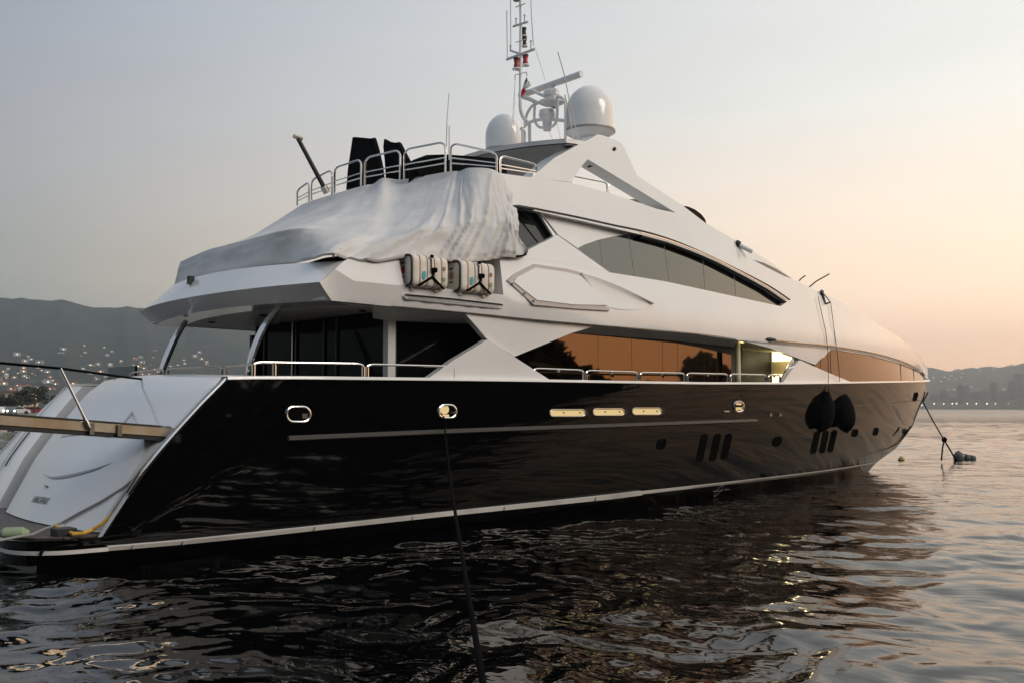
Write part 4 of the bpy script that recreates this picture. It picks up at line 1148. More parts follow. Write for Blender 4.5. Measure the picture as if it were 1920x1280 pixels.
# ---- two big fenders in black covers on the bow quarter
def fender(cx, y0, y1, hw, rope, label, lean):
    c = on_H(cx, (y0+y1)/2, -.0); R = hw*((c-EYE)@VD)/F; c = np.array([c[0], c[1]-R*.95, c[2]])
    dep = (c-EYE)@VD
    t_ = at_depth(cx+lean, y0, dep); b_ = at_depth(cx-lean*.6, y1, dep); ax = (b_-t_); h_ = np.linalg.norm(ax)
    t = thing('fender', label, 'fender', b_, 'black covered fenders at the bow')
    prof = [(.02,0),(.05,.02),(.07,.05),(R*.42,.12),(R*.75,.24),(R*.95,.42),(R,.56),(R*.97,.70),(R*.8,.83),(R*.5,.92),(R*.22,.97),(.02,1.0)]
    MB().lathe(t_, [(r, q*h_) for r, q in prof], 24, 0, ax).build('cover', 'black_canvas', t, 60)
    pth = [t_]
    for x, y in rope:
        pth.append(on_S(x, y, -.05) if y < 660 else march(x, y, lambda p: p[1]+max(Hh(p[0], min(p[2], zs(p[0]))), S(p[0], p[2]) if p[2] > 3.6 else 0)+.06))
    MB().tube(pth, .009, 6).build('rope', 'rope_black', t)
    return t
fender(1543, 733, 810, 19.5, [(1553,712),(1553,690),(1552,655),(1548,620),(1541,590),(1534,556)], 'black covered fender on the bow quarter, the one nearer the stern', 10)
fender(1583, 728, 811, 20.5, [(1574,712),(1573,690),(1569,655),(1563,610),(1557.5,568)], 'black covered fender on the bow quarter, the one nearer the bow tip', -8)

# ---- mooring lines
def line(pts, r, name, label, m, cat='rope'):
    o = MB().tube(pts, r, 8).build(name, m); return tag(o, label, cat)
a = on_H(832, 780, -.03); b = at_depth(914, 1330, 3.6)
mid = [a, on_H(833,786,-.08), on_H(836,800,-.12)]
for t in np.linspace(.12, 1, 12):
    p = a+(b-a)*t; mid.append(p-np.array([0,0,.22*math.sin(math.pi*t)*(1-t*.3)]))
line(mid, .015, 'mooring_line', 'black mooring line running down from the second hull fairlead', 'rope_black')
by = at_z(1806, 860, .0); bf = on_H(1731, 753, -.03)
kn = bf+(at_z(1792, 862, 0.)-bf)*.62
L1 = [bf+(kn-bf)*t+np.array([0,0,-.05*math.sin(math.pi*t)]) for t in np.linspace(0, 1, 8)]
L1 += [at_z(1792, 862, .0)]
BL = line(L1, .026, 'bow_line', 'brown bow mooring rope slanting from the bow into the water by the buoy', 'rope_brown')
MB().lathe(kn-np.array([0,0,.12]), [(0,0),(.09,.05),(.11,.12),(.08,.2),(0,.24)], 10).tube([kn, kn+np.array([-.05,.05,-.3]), kn+np.array([-.1,.1,-.85])], .03, 6).tube([kn+np.array([.04,0,-.05]), at_z(1793, 862, .02)], .03, 6).build('knot', 'rope_black', BL)
# grey mooring buoy: three lashed floats
MBY = thing('mooring_buoy', 'grey mooring buoy of three lashed floats just off the bow', 'buoy', by)
dep = (by-EYE)@VD
fl_ = MB().lathe(by+np.array([0,0,.10])-RD*.20, [(0,-.26),(.15,-.22),(.21,-.05),(.2,.08),(.12,.2),(.04,.26),(0,.27)], 18).build('float', 'buoy_grey', MBY)
for k in (0, 1):
    c = by+RD*(.18+.24*k)+np.array([0,0,.06-.02*k])
    MB().lathe(c-RD*.12, [(0,0),(.13,.02),(.17-.02*k,.10),(.15-.02*k,.2),(0,.24)], 14, 0, RD+np.array([0,0,-.15])).build('float', 'buoy_grey', MBY)
MB().tube([by-RD*.25+np.array([0,0,.2]), by+np.array([0,0,.22]), by+RD*.4+np.array([0,0,.14])], .02, 5).build('lashing', 'rope_black', MBY)
yb = at_z(1690, 862, .0)
o = MB().lathe(yb, [(0,-.12),(.10,-.08),(.14,.02),(.10,.11),(.03,.14),(.03,.17),(0,.17)], 16).build('marker_buoy', 'buoy_yellow'); tag(o, 'small yellow marker buoy floating beneath the bow', 'buoy')

# ---- hose and ropes at the stern
hp = [on_garage(262,889,.06), on_garage(240,922,.06), on_garage(222,950,.07), on_garage(205,969,.08), on_garage(190,982,.10)]
hp += [at_z(x, y, .50) for x, y in [(172,993),(155,999),(138,999.5),(122,995),(110,988),(104,984)]]
line([p for p in hp], .026, 'garden_hose', 'orange yellow hose looping over the swim platform', 'hose_yellow', 'hose')
rp = [at_z(x, y, .50) for x, y in [(-25,1020),(0,1012),(30,1006),(60,1001),(85,990),(104,984)]]+[on_garage(x, y, .03) for x, y in [(118,978),(150,960),(190,939),(230,914),(262,889)]]
line(rp, .018, 'stern_rope', 'thin grey rope rising from the swim platform to the stern bulwark', 'rope_grey')
fb = at_z(30, 1001, .46)
ROLL = MB().tube([at_z(4,999,.52), at_z(8,998.5,.53), at_z(10,998,.54), at_z(42,997.5,.54), at_z(46,998,.53), at_z(54,999,.52)], [.05,.06,.075,.075,.06,.04], 12).build('rolled_fender', 'mist_green'); tag(ROLL, 'pale green rolled fender lying on the swim platform', 'fender')
bx = MB()
for (x0, y0, x1, y1, h_) in ((96,1003,134,998,.10),):
    p = at_z((x0+x1)/2, y0, .455); q_ = at_z(x1, y0, .455); r_ = abs(q_[1]-p[1])+abs(q_[0]-p[0])
    bx.box((p[0]-.10, p[1]-r_*.7, .455), (p[0]+.16, p[1]+r_*.7, .455+h_))
o = bx.build('chock_mat', 'black_plastic', None, 0); tag(o, 'black rubber chock on the swim platform under the hose', 'chock')

# ================================================================== the place: water, hills, town, quay, far bank
def structure_obj(o): o['kind'] = 'structure'; return o
# ---- water
m = bpy.data.materials.new('sea'); m.use_nodes = True; t = m.node_tree; b = t.nodes['Principled BSDF']
b.inputs['Base Color'].default_value = (.0012,.0016,.0018,1); b.inputs['Roughness'].default_value = .035; b.inputs['IOR'].default_value = 1.33
tcn = t.nodes.new('ShaderNodeTexCoord')
def layer(scale, rot, stretch, detail, dist, dis=0.):
    mp = t.nodes.new('ShaderNodeMapping'); mp.inputs['Scale'].default_value = (scale, scale*stretch, scale); mp.inputs['Rotation'].default_value = (0,0,rot)
    t.links.new(tcn.outputs['Object'], mp.inputs['Vector'])
    nz = t.nodes.new('ShaderNodeTexNoise'); nz.inputs['Detail'].default_value = detail; nz.inputs['Scale'].default_value = 1; nz.inputs['Distortion'].default_value = dis
    t.links.new(mp.outputs[0], nz.inputs['Vector'])
    ml = t.nodes.new('ShaderNodeMath'); ml.operation = 'MULTIPLY'; ml.inputs[1].default_value = dist; t.links.new(nz.outputs[0], ml.inputs[0]); return ml
ls = [layer(2.0, .9, .5, 2., .024, .5), layer(6.5, .2, .6, 2., .004, .4)]
ad2 = t.nodes.new('ShaderNodeMath'); ad2.operation = 'ADD'; t.links.new(ls[0].outputs[0], ad2.inputs[0]); t.links.new(ls[1].outputs[0], ad2.inputs[1])
bp = t.nodes.new('ShaderNodeBump'); bp.inputs['Distance'].default_value = 1.
ds = t.nodes.new('ShaderNodeVectorMath'); ds.operation = 'DISTANCE'; ds.inputs[1].default_value = (14,-8,0); t.links.new(tcn.outputs['Object'], ds.inputs[0])
fd = t.nodes.new('ShaderNodeMapRange'); fd.inputs[1].default_value = 16; fd.inputs[2].default_value = 65; fd.inputs[3].default_value = 1.; fd.inputs[4].default_value = .0; fd.interpolation_type = 'SMOOTHSTEP'
t.links.new(ds.outputs['Value'], fd.inputs[0]); t.links.new(fd.outputs[0], bp.inputs['Strength'])
fr_ = t.nodes.new('ShaderNodeMapRange'); fr_.inputs[1].default_value = 30; fr_.inputs[2].default_value = 400; fr_.inputs[3].default_value = .03; fr_.inputs[4].default_value = .22
t.links.new(ds.outputs['Value'], fr_.inputs[0]); t.links.new(fr_.outputs[0], b.inputs['Roughness'])
t.links.new(ad2.outputs[0], bp.inputs['Height']); t.links.new(bp.outputs[0], b.inputs['Normal'])
MATS['sea'] = m
# one rippled sheet, finest about the moorage and coarser towards the far shore
def ripple(X, Yv, gap):
    Z = np.zeros_like(X); r2 = np.random.default_rng(11)
    WX = X+.55*np.sin(.31*Yv+.7)+.35*np.sin(.83*Yv-.4*X+2.)+.2*np.sin(1.9*Yv+1.1*X); WY = Yv+.5*np.sin(.27*X+1.3)+.3*np.sin(.71*X+.5*Yv+.2)+.2*np.sin(2.1*X-.9*Yv)
    for k in range(54):
        lam = .34*(4.2/.34)**(r2.random()**1.05); an = 2.2+r2.normal()*.95; kk = 2*math.pi/lam; ph = r2.random()*6.283
        amp = .0026*lam**.9
        keep = np.clip((lam/np.maximum(gap, 1e-3)-1.9)/2.0, 0, 1)
        Z += amp*keep*np.sin(kk*(WX*math.cos(an)+WY*math.sin(an))+ph)
    patch = .75+.35*np.sin(.11*X+.07*Yv+1)*np.sin(.05*X-.13*Yv)
    return Z*patch
rr_ = [.6]
while rr_[-1] < 4200: rr_.append(rr_[-1]+max(.08, .0036*rr_[-1]*(1 if rr_[-1] < 160 else 1.5)))
rr_ = np.array(rr_)
aa = np.radians(np.concatenate([np.arange(4, 100, .17), np.arange(100, 150, 1.), np.arange(150, 270, 4.), np.arange(270, 364, .55)]))
RR, AA = np.meshgrid(rr_, aa, indexing='ij')
XX = EYE[0]+RR*np.cos(AA); YY = EYE[1]+RR*np.sin(AA)
GAP = np.maximum(np.gradient(rr_)[:,None]*np.ones_like(AA), RR*np.gradient(aa)[None,:]*.8)
ZZ = ripple(XX, YY, GAP)
nr, na = RR.shape
me = bpy.data.meshes.new('sea'); me.vertices.add(nr*na)
me.vertices.foreach_set('co', np.stack([XX, YY, ZZ], -1).astype(np.float32).ravel())
ii, jj = np.meshgrid(np.arange(nr-1), np.arange(na), indexing='ij'); j2 = (jj+1) % na
q = np.stack([ii*na+jj, (ii+1)*na+jj, (ii+1)*na+j2, ii*na+j2], -1).reshape(-1, 4).astype(np.int32)
me.loops.add(q.size); me.loops.foreach_set('vertex_index', q.ravel())
me.polygons.add(len(q)); me.polygons.foreach_set('loop_start', np.arange(0, q.size, 4, dtype=np.int32)); me.polygons.foreach_set('loop_total', np.full(len(q), 4, np.int32))
me.polygons.foreach_set('use_smooth', np.ones(len(q), bool)); me.update(calc_edges=True); me.validate()
me.materials.append(MATS['sea'])
WATER = bpy.data.objects.new('sea', me); COL.objects.link(WATER); put(WATER); structure_obj(WATER)
print('sea faces', len(q))

# ---- hills round the bay, in polar steps about the moorage
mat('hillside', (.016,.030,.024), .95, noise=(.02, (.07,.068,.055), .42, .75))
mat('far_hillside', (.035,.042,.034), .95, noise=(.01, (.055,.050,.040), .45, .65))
for k_ in ('hillside', 'far_hillside'):
    q_ = MATS[k_].node_tree; nz_ = [n for n in q_.nodes if n.type == 'TEX_NOISE'][0]; tc_ = [n for n in q_.nodes if n.type == 'TEX_COORD'][0]
    mp_ = q_.nodes.new('ShaderNodeMapping'); mp_.inputs['Scale'].default_value = (1.6, 1.6, 4.)
    q_.links.new(tc_.outputs['Object'], mp_.inputs['Vector']); q_.links.new(mp_.outputs[0], nz_.inputs['Vector']); nz_.inputs['Roughness'].default_value = .7
def az_of(px): return YAW-math.atan((px-960)/F)      # heading of a picture column
def hills(name, cols, d0, d1, m, z0=.5):
    """cols: (column px, ridge row px); rises from the shore at d0 to the ridge at d1"""
    xs = [c[0] for c in cols]; ysr = [c[1] for c in cols]
    px = np.linspace(xs[0], xs[-1], 260); rows = []
    for k, f in enumerate(list(np.linspace(0, 1, 22))+[1.25]):
        r = []
        for i, x in enumerate(px):
            az = az_of(x); rdg = float(np.interp(x, xs, ysr)); c = math.cos(az-YAW)
            tanr = ((764-rdg)+3.2*(vnoise(x*.055, 1.)-.5)+1.6*(vnoise(x*.22, 5.)-.5))/F*c
            d = d0+(d1-d0)*f
            if f <= 1:
                e = tanr*(f**1.05)*(1+.10*(vnoise(x*.02, f*6)-.5)*(1 if f < .95 else 0))
                z = max(z0 if f == 0 else z0+.02, 2.2+e*d-2.2*(1-f)+z0*(1-f)); 
            else: z = -5
            r.append((EYE[0]+d*math.cos(az), EYE[1]+d*math.sin(az), z if k else -3))
        rows.append(r)
    return structure_obj(MB().grid(rows).build(name, m, None, 80))
LEFT = [(-900,640),(-500,600),(-200,570),(-60,558),(0,559),(30,558),(60,562),(90,563.5),(115,563),(130,567),(150,573),(175,578),(210,577),(240,575.5),(265,577),(320,590),(400,600),(500,615),(650,650),(800,680)]
D0, D1 = 400., 1600.
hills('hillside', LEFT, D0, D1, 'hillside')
RIGHT = [(560,764),(700,745),(900,728),(1150,716),(1400,708),(1560,698),(1640,690),(1700,684),(1740,687),(1752,688),(1763,693),(1775,696),(1790,695),(1805,691),(1818,690),(1830,689),(1842,687),(1860,687),(1880,686.5),(1900,685),(1912,682),(1930,676),(2000,668),(2150,690),(2400,715),(2700,735)]
E0, E1 = 1700., 3000.
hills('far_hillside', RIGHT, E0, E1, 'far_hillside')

# ---- wooded bank to starboard, out of frame: it is what the black hull mirrors
mat('bank_leaves', (.022,.030,.016), .9)
BK_ = MB()
pts = []
az0, az1 = math.radians(-30), math.radians(-172)
for k in range(13000):
    f = rng.random(); az = az0+(az1-az0)*f
    R = 62+14*math.sin(f*9)+rng.normal()*6
    hmax = (13+5*vnoise(f*26, .5)+3*vnoise(f*80, 2.))*(.12+.88*smooth(.0, .17, f))*smooth(-.01,.03,f)
    z = .3+hmax*rng.random()**.75
    c = np.array([math.cos(az)*R+6, -4+math.sin(az)*R, z]); s = .5+rng.random()*.9
    u_ = rng.normal(size=3); u_ /= np.linalg.norm(u_); v_ = np.cross(u_, rng.normal(size=3)); v_ /= np.linalg.norm(v_)
    BK_.add([c-u_*s-v_*s*.6, c+u_*s-v_*s*.6, c+u_*s+v_*s*.6, c-u_*s+v_*s*.6], [(0,1,2,3)])
gr = []
for az in np.linspace(az0, az1, 60):
    f = (az-az0)/(az1-az0); h_ = 11*smooth(0.03,.18,f)+.3
    gr.append([(math.cos(az)*R+6, -4+math.sin(az)*R, z) for R, z in ((50,-1),(56,.8),(66,h_),(90,h_),(110,-1))])
BK_.grid(gr)
o = BK_.build('wooded_bank', 'bank_leaves', None, 0); o['kind'] = 'stuff'; o['label'] = 'dark wooded bank mirrored in the black hull'; o['category'] = 'trees'
# low tree line further round the bay, mirrored low in the saloon glass
BK2 = MB()
for k in range(5200):
    f = rng.random(); az = math.radians(-20-27*f); R = 330+rng.normal()*12
    z = .5+(4.5+12*math.exp(-((f-.55)/.055)**2)+5*vnoise(f*34, 7.)**2)*rng.random()**.8
    c = np.array([math.cos(az)*R+10, -4+math.sin(az)*R, z]); s = 1.2+rng.random()*1.6
    u_ = rng.normal(size=3); u_ /= np.linalg.norm(u_); v_ = np.cross(u_, rng.normal(size=3)); v_ /= np.linalg.norm(v_)
    BK2.add([c-u_*s-v_*s*.6, c+u_*s-v_*s*.6, c+u_*s+v_*s*.6, c-u_*s+v_*s*.6], [(0,1,2,3)])
o = BK2.build('distant_treeline', 'bank_leaves', None, 0); o['kind'] = 'stuff'; o['label'] = 'low dark tree line mirrored in the saloon glass'; o['category'] = 'trees'

# ---- houses climbing the hillside
def hill_pt(x, y, cols, d0, d1):
    xs = [c[0] for c in cols]; ysr = [c[1] for c in cols]; az = az_of(x); c = math.cos(az-YAW)
    tanr = (764-float(np.interp(x, xs, ysr)))/F*c; e = (764-y)/F*c
    f = min(.97, max(.02, (e/tanr)))**(1/1.05); d = d0+(d1-d0)*f
    return np.array([EYE[0]+d*math.cos(az), EYE[1]+d*math.sin(az), 2.2+e*d-1.5]), az, d
mat('house_cream', (.30,.27,.23), .8); mat('house_white', (.36,.35,.34), .8); mat('house_rose', (.30,.20,.17), .8)
mat('roof_tile', (.20,.09,.06), .8); mat('roof_grey', (.16,.16,.16), .8)
mat('lit_window', (.8,.7,.5), .5, emis=(1., .82, .55), es=2.2); mat('lit_window_white', (.8,.8,.8), .5, emis=(.95, 1., .95), es=1.6); mat('lit_window_dim', (.8,.7,.5), .5, emis=(1., .75, .5), es=.7)
mat('lamp_white', (.9,.85,.75), .5, emis=(1., .93, .78), es=7.)
def house_meshes(wm, rm, w_, d_, h_):
    mb = MB().box((-w_/2,-d_/2,-3), (w_/2,d_/2,h_))
    mb.add([(-w_/2-.4,-d_/2-.4,h_+.02),(w_/2+.4,-d_/2-.4,h_+.02),(w_/2+.4,d_/2+.4,h_+.02),(-w_/2-.4,d_/2+.4,h_+.02),(-w_/2,0,h_+1.8),(w_/2,0,h_+1.8)], [(0,1,5,4),(2,3,4,5),(1,2,5),(3,0,4),(3,2,1,0)], 1)
    o = mb.build('hillside_house', [wm, rm], None, 0); return o
protos = []
for wm, rm, w_, d_, h_ in (('house_cream','roof_tile',11,8,5),('house_white','roof_grey',13,9,7),('house_rose','roof_tile',9,8,4)):
    o = house_meshes(wm, rm, w_, d_, h_)
    l = MB().box((-1.0,-d_/2-.25,h_*.45), (1.0,-d_/2-.05,h_*.45+1.9)).build('lit_window', ['lit_window','lit_window_white','lit_window_dim'][len(protos)], o, 0)
    protos.append((o, l))
LBL = 'small house with a lit window on the dark hillside across the bay'
used = set(); spots = []
while len(spots) < 250:
    x = rnd.uniform(-30, 475); y = 762-abs(rnd.gauss(0, 1))*50-2
    if y < 645 or (x < 110 and y > 728): continue
    if any(abs(x-a)+abs(y-b) < 4 for a, b in spots): continue
    spots.append((x, y))
spots[:6] = [(200,664),(250,683),(57,672),(113,663),(207,690),(345,680)]
for i, (x, y) in enumerate(spots):
    p, az, d = hill_pt(x, y, LEFT, D0, D1); k = rnd.randrange(3); o, l = protos[k]
    if k in used:
        o2 = o.copy(); COL.objects.link(o2); l2_ = l.copy(); COL.objects.link(l2_); l2_.parent = o2; o = o2
    used.add(k)
    o.location = p; o.rotation_euler = (0,0,az-math.pi/2+rnd.uniform(-.5,.5)+math.pi*0)
    s = .20+.26*rnd.random()**1.5; o.scale = (s, s, s)
    tag(o, LBL, 'house', 'houses lit up on the hillside')

# ---- far shore: tower blocks and a row of lamps
def shore_pt(x, d, z=1.5):
    az = az_of(x); dd = d/math.cos(az-YAW); return np.array([EYE[0]+dd*math.cos(az), EYE[1]+dd*math.sin(az), z]), az
sp = [shore_pt(x, E0-14)[0] for x in range(560, 2420, 20)]; sq = [shore_pt(x, E0+60)[0] for x in range(560, 2420, 20)]
structure_obj(MB().grid([[p*np.array([1,1,0])+np.array([0,0,-1]) for p in sp], [p for p in sp], [q+np.array([0,0,1.5]) for q in sq]]).build('far_shore', 'far_hillside', None, 0))
mat('tower_wall', (.33,.32,.30), .8); mat('tower_dark', (.25,.245,.24), .8); mat('balcony', (.16,.16,.165), .7)
tw = [(1752,18,26,'tower_wall'),(1768,14,34,'tower_dark'),(1786,22,20,'tower_wall'),(1800,14,40,'tower_dark'),(1813,11,40,'tower_wall'),(1829,18,28,'tower_dark'),(1846,16,32,'tower_wall'),(1862,14,46,'tower_dark'),(1880,18,30,'tower_wall'),(1896,14,48,'tower_dark'),(1910,20,62,'tower_wall'),(1930,16,40,'tower_wall')]
lbl = ['low pale block beside the bow of the yacht','dark slim tower second along the far shore','wide low pale block behind the shore lamps','dark tower behind the striped balcony tower','pale tower with stacked dark balconies above the buoy','dark block right of the striped balcony tower','pale mid-height block on the far shore','dark tall slab above the far shore lamps','pale block between two dark tall towers','dark tall slab near the picture edge','tallest pale tower block on the far shore','pale block outermost on the far shore']
for (x, wpx, hpx, m_), lb in zip(tw, lbl):
    d = E0+40+rnd.random()*110; p, az = shore_pt(x, d, 1.5); w_ = wpx*d/F; h_ = hpx*d/F+2
    t_ = thing('tower_block', lb, 'tower block', p, 'tower blocks on the far shore'); 
    ca, sa = math.cos(az-math.pi/2), math.sin(az-math.pi/2)
    Mf = lambda v: (p[0]+v[0]*ca-v[1]*sa, p[1]+v[0]*sa+v[1]*ca, p[2]+v[2])
    MB().box((-w_/2,0,-2), (w_/2,10,h_), 0, Mf).box((-w_/4,2,h_), (w_/5,6,h_+2.5), 0, Mf).build('wall', m_, t_, 0)
    for k in range(int(h_/3.2)):
        MB().box((-w_*.38,-.9,2+k*3.2), (w_*.38,-.02,3.1+k*3.2), 0, Mf).build('balcony', 'balcony', t_, 0)
for (x, y) in ((1770,730),(1777,730),(1784,729.5),(1820,725),(1828,732),(1857,742),(1882,729),(1775,752),(1860,738),(1745,707.5),(1772,705),(1783,702)):
    pass
# shore lamps
LP = MB().tube([(0,0,-3),(0,0,8)], .12, 6).build('shore_lamp', 'roof_grey')
lamp = MB().lathe((0,0,8.0), [(0,-.7),(.6,-.4),(.75,0),(.6,.4),(0,.7)], 10).build('lamp_head', 'lamp_white', LP)
first = True
for x, dy in ((1727,3),(1750,0),(1768,0),(1784,0),(1792,0),(1812,0),(1829,0),(1849,0),(1853,2),(1865,0),(1877,3),(1889,0),(1907,3),(1912,0),(1918,3)):
    p, az = shore_pt(x, E0-6, 1.5-dy*.9)
    if first: o = LP; first = False
    else:
        o = LP.copy(); COL.objects.link(o); c = lamp.copy(); COL.objects.link(c); c.parent = o
    o.location = p; tag(o, 'bright lamp standing along the far shore beyond the bow', 'street lamp', 'lamps along the far shore')
# lit houses above the far shore
first = True
HP, HL = None, None
for x, y in ((1791,695),(1797,694),(1805,700),(1771,707),(1783,704),(1750,708),(1779,711),(1863,692),(1838,694),(1770,731),(1777,731),(1785,730),(1789,730),(1820,725),(1828,733),(1882,730),(1857,747),(1775,751),(1764,715),(1791,711),(1897,686),(1803,708)):
    p, az, d = hill_pt(x, y, RIGHT, E0, E1)
    if first:
        HP = house_meshes('house_cream','roof_grey',9,8,4); HL = MB().box((-.7,-4.3,1.6), (.7,-4.05,2.8)).build('lit_window', 'lit_window', HP, 0); o = HP; first = False
    else:
        o = HP.copy(); COL.objects.link(o); c = HL.copy(); COL.objects.link(c); c.parent = o
    o.location = p; o.rotation_euler = (0,0,az-math.pi/2); tag(o, 'tiny lit house on the hazy hill beyond the bow', 'house', 'lit houses above the far shore')

# ---- quay, trees, building and cars beyond the stern
mat('quay_stone', (.20,.19,.17), .9, noise=(.5, (.12,.115,.10), .4, .6)); mat('asphalt', (.05,.05,.05), .9)
def land(px, d, z): az = az_of(px); dd = d/math.cos(az-YAW); return np.array([EYE[0]+dd*math.cos(az), EYE[1]+dd*math.sin(az), z])
qs = list(range(-900, 760, 60))
structure_obj(MB().grid([[land(x, 128, -1) for x in qs], [land(x, 128, .9) for x in qs], [land(x, 136, 1.0) for x in qs], [land(x, 520, 2.0) for x in qs]]).build('quay', 'quay_stone', None, 20))
mat('bark', (.05,.04,.03), .9); mat('leaf_dark', (.020,.028,.016), .9, noise=(.9, (.042,.050,.028), .45, .6)); mat('leaf_light', (.05,.055,.035), .9, noise=(.9, (.09,.09,.06), .45, .6))
def tree(px, d, top_row, wpx, label, leaf='leaf_dark', n=900):
    b_ = land(px, d, 1.1); h_ = raise_to(b_, top_row)[2]-1.1; R = wpx/2*d/F
    t_ = thing('waterfront_tree', label, 'tree', b_, 'trees along the quay')
    tr = MB().tube([b_-np.array([0,0,.3]), b_+np.array([.1,0,h_*.3]), b_+np.array([.0,.1,h_*.6])], [.22,.16,.08], 8)
    for k in range(5):
        a = k*1.3; tr.tube([b_+np.array([.05,0,h_*.32]), b_+np.array([R*.6*math.cos(a), R*.6*math.sin(a), h_*(.6+.06*k)])], [.09,.04], 5)
    tr.build('trunk', 'bark', t_)
    mb = MB(); cl = [(rnd.uniform(-.75,.75)*R, rnd.uniform(-.75,.75)*R, h_*rnd.uniform(.5,.88)) for _ in range(11)]
    for k in range(n):
        c = cl[k % 11]; v_ = rng.normal(size=3); v_ /= np.linalg.norm(v_); rr2 = R*.38*rng.random()**.4
        q = b_+np.array(c)+v_*rr2*np.array([1,1,.62]); s = .16+.2*rng.random()
        u_ = rng.normal(size=3); u_ /= np.linalg.norm(u_); w2 = np.cross(u_, rng.normal(size=3)); w2 /= np.linalg.norm(w2)
        mb.add([q-u_*s, q+w2*s*.7, q+u_*s, q-w2*s*.7], [(0,1,2,3)])
    mb.build('crown', leaf, t_, 0)
tree(66, 205, 723, 62, 'large dark round tree on the quay behind the gangway boom')
tree(22, 190, 742, 50, 'lower dark tree in front of the cream waterfront building')
tree(112, 240, 735, 50, 'dark tree half hidden behind the stern bulwark')
tree(-20, 200, 738, 55, 'dark tree at the picture edge by the cream building')
tree(42, 225, 737, 40, 'pale leafed tree between the two dark quay trees', 'leaf_light')
# cream waterfront building
mat('plaster_cream', (.50,.42,.32), .85, noise=(.4, (.40,.33,.25), .4, .65))
def block(px0, px1, d, top_row, name, label, wallm, storeys, nwin):
    a, b_ = land(px0, d, 1.2), land(px1, d, 1.2); w_ = np.linalg.norm(b_-a); h_ = raise_to(a, top_row)[2]-1.2
    ex_ = (b_-a)/w_; ey_ = np.array([-ex_[1], ex_[0], 0])
    if ey_@(a-EYE) < 0: ey_ = -ey_
    t_ = thing(name, label, 'building', (a+b_)/2)
    Mf = lambda v: tuple(a+ex_*v[0]+ey_*v[1]+np.array([0,0,v[2]]))
    MB().box((0,0,-1), (w_,9,h_), 0, Mf).build('wall', wallm, t_, 0)
    MB().box((-.4,-.4,h_+.003), (w_+.4,9.4,h_+.3), 0, Mf).build('roof', 'roof_tile', t_, 0)
    for s in range(storeys):
        for k in range(nwin):
            x = w_*(k+.5)/nwin; z = h_*(s+.35)/storeys
            f = MB().box((x-.6,-.06,z), (x+.6,-.003,z+1.2), 0, Mf).build('window', 'dark_glass', t_, 0)
            MB().box((x-.7,-.14,z-.12), (x+.7,-.063,z-.02), 0, Mf).build('sill', wallm, f, 0)
block(-60, 43, 262, 735, 'waterfront_building', 'cream waterfront building with a tiled roof behind the quay trees', 'plaster_cream', 2, 7)
block(20, 36, 240, 752, 'kiosk', 'small pale kiosk below the quay trees', 'house_cream', 1, 2)
# flag pole
p = land(94, 170, 1.0); o = MB().tube([p, raise_to(p, 734)], [.10,.06], 8).build('lamp_post', 'roof_grey'); tag(o, 'plain grey post standing by the quay trees', 'post')
# cars parked along the quay
mat('car_glass', (.015,.017,.02), .08); mat('tyre', (.012,.012,.012), .8)
mat('headlamp', (.9,.9,.85), .3, emis=(1., .97, .88), es=14.)
for nm, c in (('car_red',(.28,.03,.03)),('car_white',(.6,.6,.58)),('car_grey',(.12,.13,.14)),('car_orange',(.30,.10,.06)),('boat_yellow',(.62,.50,.03)),('boat_white',(.62,.62,.62))): mat(nm, c, .3, coat=.3)
def car(px, d, m_, label, lights=False, face=0.):
    p = land(px, d, 1.05); az = az_of(px)-math.pi/2+face
    t_ = thing('parked_car', label, 'car', p); ca, sa = math.cos(az), math.sin(az)
    Mf = lambda v: (p[0]+v[0]*ca-v[1]*sa, p[1]+v[0]*sa+v[1]*ca, p[2]+v[2])
    side = [(-2.1,.25),(-2.15,.6),(-2.0,.85),(-1.45,.92),(-.9,1.38),(.65,1.42),(1.3,.95),(2.0,.82),(2.12,.55),(2.1,.25)]
    mb = MB(); n = len(side)
    v = [Mf((x, -.82 if z < 1 else -.68, z)) for x, z in side]+[Mf((x, .82 if z < 1 else .68, z)) for x, z in side]
    mb.add(v, [tuple(range(n)), tuple(range(2*n-1, n-1, -1))]+[(i, n+i, n+(i+1) % n, (i+1) % n) for i in range(n)])
    bo = mb.build('body', m_, t_, 0)
    gl = [(-1.3,.96),(-.85,1.32),(.6,1.36),(1.15,.98)]
    for s in (-1, 1):
        vv = [Mf((x, s*(.83 if z < 1 else .70), z)) for x, z in gl]; MB().add(vv+[Mf((x, s*(.80 if z < 1 else .66), z)) for x, z in gl], [(0,1,2,3),(7,6,5,4),(0,4,5,1),(1,5,6,2),(2,6,7,3),(3,7,4,0)]).build('side_glass', 'car_glass', bo, 0)
    for x in (-1.3, 1.35):
        for s in (-1, 1):
            c = np.array(Mf((x, s*.72, .32))); ax = np.array(Mf((x, s*.9, .32)))-c
            MB().lathe(c, [(0,0),(.32,0),(.32,.2),(0,.2)], 16, 0, ax).build('wheel', 'tyre', t_)
    if lights:
        for s in (-.55, .55): MB().lathe(Mf((-2.13, s, .66)), [(0,0),(.13,0),(.13,.06),(0,.06)], 10, 0, np.array(Mf((-3, s, .66)))-np.array(Mf((-2.13, s, .66)))).build('headlight', 'headlamp', t_)
car(22.5, 175, 'car_grey', 'grey car facing the water with both headlights on', True, math.pi/2)
car(50, 215, 'car_orange', 'orange car parked under the large quay tree')
car(67, 210, 'car_red', 'dark red car parked next to the stern bulwark of the yacht')
car(36, 185, 'car_white', 'pale car parked behind the grey car with its lights on')
car(2, 180, 'car_white', 'white car at the picture edge with headlights on', True, math.pi/2)
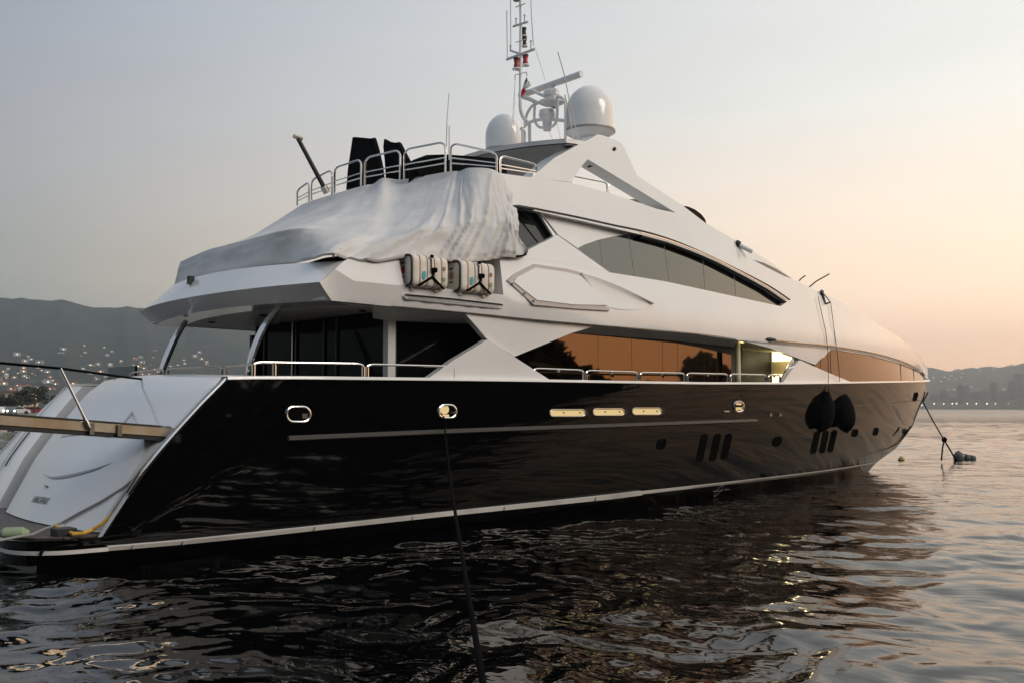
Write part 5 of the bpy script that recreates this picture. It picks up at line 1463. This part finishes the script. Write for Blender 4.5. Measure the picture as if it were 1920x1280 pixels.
# small boats moored along the quay
def skiff(px, d, m_, Ls, label, cover=None):
    p = land(px, d, 0.); az = az_of(px)-math.pi/2; t_ = thing('small_boat', label, 'boat', p)
    ca, sa = math.cos(az), math.sin(az)
    Mf = lambda v: (p[0]+v[0]*ca-v[1]*sa, p[1]+v[0]*sa+v[1]*ca, p[2]+v[2])
    rows = []
    for u in np.linspace(0, 1, 14):
        w_ = .85*(1-max(0, (u-.45)/.55)**2.2); x = -Ls/2+Ls*u; hh = .55+.22*u*u
        rows.append([Mf((x, -w_, hh)), Mf((x, -w_*.9, .2)), Mf((x, -w_*.5, -.15)), Mf((x, w_*.5, -.15)), Mf((x, w_*.9, .2)), Mf((x, w_, hh)), Mf((x, w_*.85, hh-.05)), Mf((x, 0, hh-(.28 if .1 < u < .7 else .02))), Mf((x, -w_*.85, hh-.05)), Mf((x, -w_, hh))])
    MB().grid(rows).build('hull', m_, t_, 40)
    MB().box((-.5,-.5,.3), (.5,.5,.95), 0, Mf).build('console', cover or m_, t_, 0)
    MB().box((-.25,-.35,.95), (.2,.35,1.25), 0, Mf).build('screen', 'car_glass', t_, 0)
skiff(14.5, 104, 'tyre', 1.5, 'tiny boat with a bright yellow cover below the gangway boom', 'boat_yellow')
skiff(41, 112, 'boat_white', 2.6, 'white small boat moored between the yellow one and the yacht stern')
skiff(-3, 100, 'boat_white', 1.9, 'white small boat at the picture edge below the gangway boom')

# ---- evening haze over the bay
hz = MB().box((-1900,-1500,-6), (3500,2500,240)).build('haze', 'sea', None, 0)
hz.data.materials.clear()
hm = bpy.data.materials.new('haze'); hm.use_nodes = True; ht_ = hm.node_tree; ht_.nodes.clear()
vp = ht_.nodes.new('ShaderNodeVolumePrincipled'); vp.inputs['Color'].default_value = (.84,.94,1.0,1); vp.inputs['Density'].default_value = .00030; vp.inputs['Anisotropy'].default_value = .68
ou = ht_.nodes.new('ShaderNodeOutputMaterial'); ht_.links.new(vp.outputs[0], ou.inputs['Volume'])
hz.data.materials.append(hm); hz['kind'] = 'stuff'
hz.display_type = 'WIRE'
